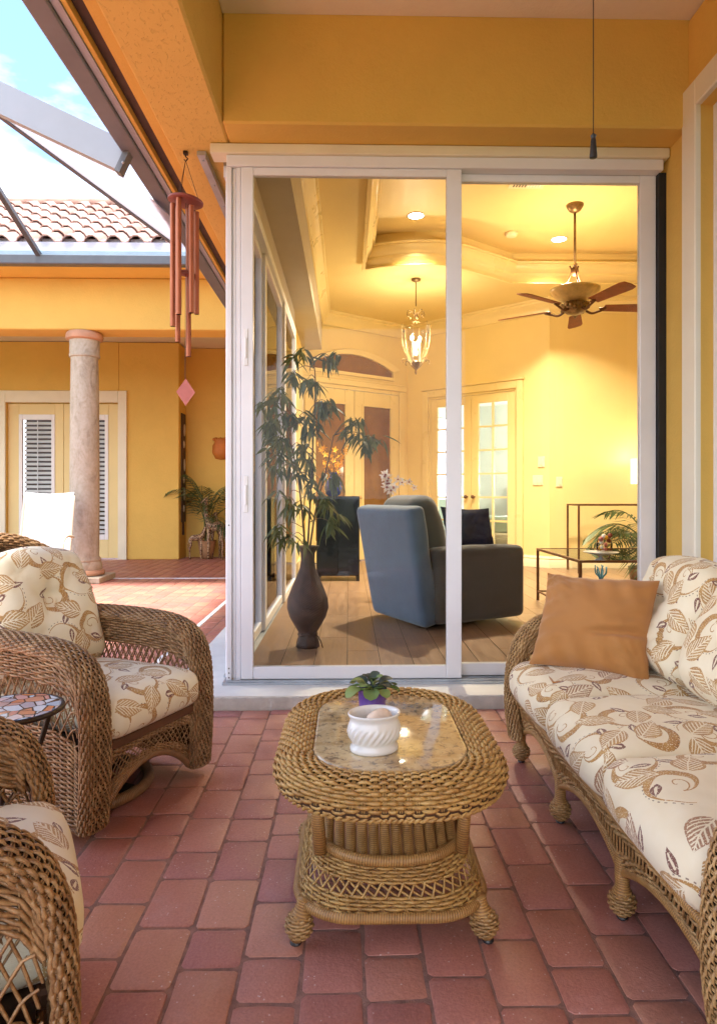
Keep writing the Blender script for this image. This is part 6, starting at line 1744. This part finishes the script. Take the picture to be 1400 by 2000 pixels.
MB().lathe([(0.05, 0.0), (0.045, 0.006), (0.012, 0.02), (0.012, 0.035), (0.07, 0.045), (0.13, 0.062), (0.135, 0.066), (0.12, 0.062), (0.03, 0.05)], 28).build('bowl_body', 'galvanised', b2, smooth=True)
gl = thing('glass_bouquet', 'round glass vase of pink and red flowers on the low glass table', 'vase', (bw2.x + 0.10, bw2.y + 0.14, tz))
MB().lathe([(0.04, 0.0), (0.045, 0.006), (0.06, 0.06), (0.065, 0.11), (0.055, 0.15), (0.045, 0.16)], 24).build('vase_glass', 'lantern_glass', gl, smooth=True)
for i in range(14):
    mb = MB(); mb.ball((rb.uniform(-.04, .04), rb.uniform(-.04, .04), 0.05 + i * .0105), rb.uniform(.014, .022), 7, 5); mb.build('blossom', ['petal_white', 'red_wood', 'pink_wood', 'petal_yellow'][i % 4], gl, smooth=True)
lpz = 0.95 + 0.0175; lpx = at(1233, 920, 8.62).x + 0.20
lm = thing('table_lamp', 'lit table lamp with white drum shade and glass base on the console', 'lamp', (lpx, 8.62, lpz))
MB().lathe([(0.06, 0.0), (0.065, 0.008), (0.05, 0.015), (0.09, 0.05), (0.11, 0.10), (0.09, 0.16), (0.03, 0.20), (0.018, 0.26)], 28).build('lamp_base', 'lamp_base', lm, smooth=True)
zs0, zs1 = at(1240, 945, 8.62).z - lpz, at(1240, 896, 8.62).z - lpz
MB().lathe([(0.20, zs0), (0.20, zs1)], 36).build('lamp_shade', 'lamp_shade_lit', lm)
l = bpy.data.lights.new('lamp_light', 'POINT'); l.energy = 2.5; l.color = (1, 0.78, 0.5); l.shadow_soft_size = 0.08
lo = bpy.data.objects.new('light', l); COL.objects.link(lo); lo.parent = lm; lo.location = (0, 0, zs1 + 0.06)
pf = thing('room_palm', 'potted parlour palm with arching fronds beside the iron tables', 'palm', (at(1262, 1140, 6.7).x, 6.7, FZ))
MB().lathe([(0.10, 0.0), (0.14, 0.02), (0.17, 0.22), (0.18, 0.27), (0.16, 0.26), (0.02, 0.24)], 24).build('pot', 'bronze_gold', pf, smooth=True)
fm2 = [frond(0.62, 0.62, 14, 0.010, 13, leaf_len=.26).mesh('frond', 'leaf_palm', False), frond(0.70, 0.85, 14, 0.010, 14, leaf_len=.26).mesh('frond', 'leaf_palm', False)]
for i in range(15):
    a = i * 2.4; inst('frond', fm2[i % 2], pf, (0, 0, 0.35 + .05 * (i % 6)), (0, -0.35 + .15 * (i % 4), a), (1.25, 1.25, 1.25))
bc = on(1173, 1140, FZ); cr = thing('blue_coral', 'small blue coral ornament standing on the room floor', 'ornament', (bc.x, bc.y, FZ))
mb = MB(); mb.lathe([(0.05, 0), (0.055, .01), (0.03, .02), (0.01, .03)], 14)
for i in range(7):
    a = i * .9; mb.tube(spline([(0, 0, 0.02), (0.025 * math.cos(a), 0.02 * math.sin(a), 0.08), (0.06 * math.cos(a), 0.05 * math.sin(a), 0.12 + .02 * (i % 3)), (.065 * math.cos(a + .3), .05 * math.sin(a + .3), .19 + .02 * (i % 2))], 10), np.linspace(.011, .006, 10), 6)
mb.build('coral_branches', 'coral_blue', cr, smooth=True)

# ---- bed in the room beyond
bd_ = thing('bed', 'white bed with pale pillows seen through the french doors', 'bed', (0, 0, 0)); bd_.matrix_world = Mbc
def P_(name, mb, mat, **k): return mb.build(name, mat, bd_, **k)
P_('mattress', MB().box(0.3, 2.1, 1.2, 3.2, 0.38, 0.70, .05), 'bed_white'); P_('bed_base', MB().box(0.32, 2.08, 1.22, 3.2, 0.12, 0.379, .02), 'bed_grey'); P_('headboard', MB().box(0.2, 2.2, 3.22, 3.30, 0.12, 1.25, .03), 'bed_green')
P_('blanket', MB().box(0.27, 2.13, 1.17, 1.75, 0.45, 0.725, .04), 'bed_green')
for i, (x, m_) in enumerate(((0.62, 'bed_white'), (1.2, 'bed_green'), (1.75, 'bed_white'))):
    o = pillow(0.56, 0.40, 0.18, n=14).build('pillow', m_, bd_, smooth=True); o.location = (x, 3.02, 0.90); o.rotation_euler = (math.radians(66), 0, .05 * i)

# bedside lamp that lights the bedroom
ns = thing('bedside_lamp', 'lit white bedside lamp seen through the french doors', 'lamp', (0, 0, 0)); ns.matrix_world = Mbc @ Matrix.Translation((2.08, 2.6, 0))
MB().box(-0.22, 0.22, -0.2, 0.2, 0.10, 0.62, .01).build('nightstand', 'bed_white', ns)
MB().lathe([(0.07, 0.621), (0.08, 0.64), (0.05, 0.75), (0.03, 0.92), (0.015, 1.0)], 20).build('lamp_base', 'white_ceramic', ns, smooth=True)
MB().lathe([(0.17, 1.0), (0.13, 1.27)], 28).build('lamp_shade', 'lamp_shade_lit', ns)
l = bpy.data.lights.new('bedside_light', 'POINT'); l.energy = 60; l.color = (1, 0.90, 0.76); l.shadow_soft_size = 0.1
lo = bpy.data.objects.new('light', l); COL.objects.link(lo); lo.parent = ns; lo.location = (-0.05, -0.1, 1.40)
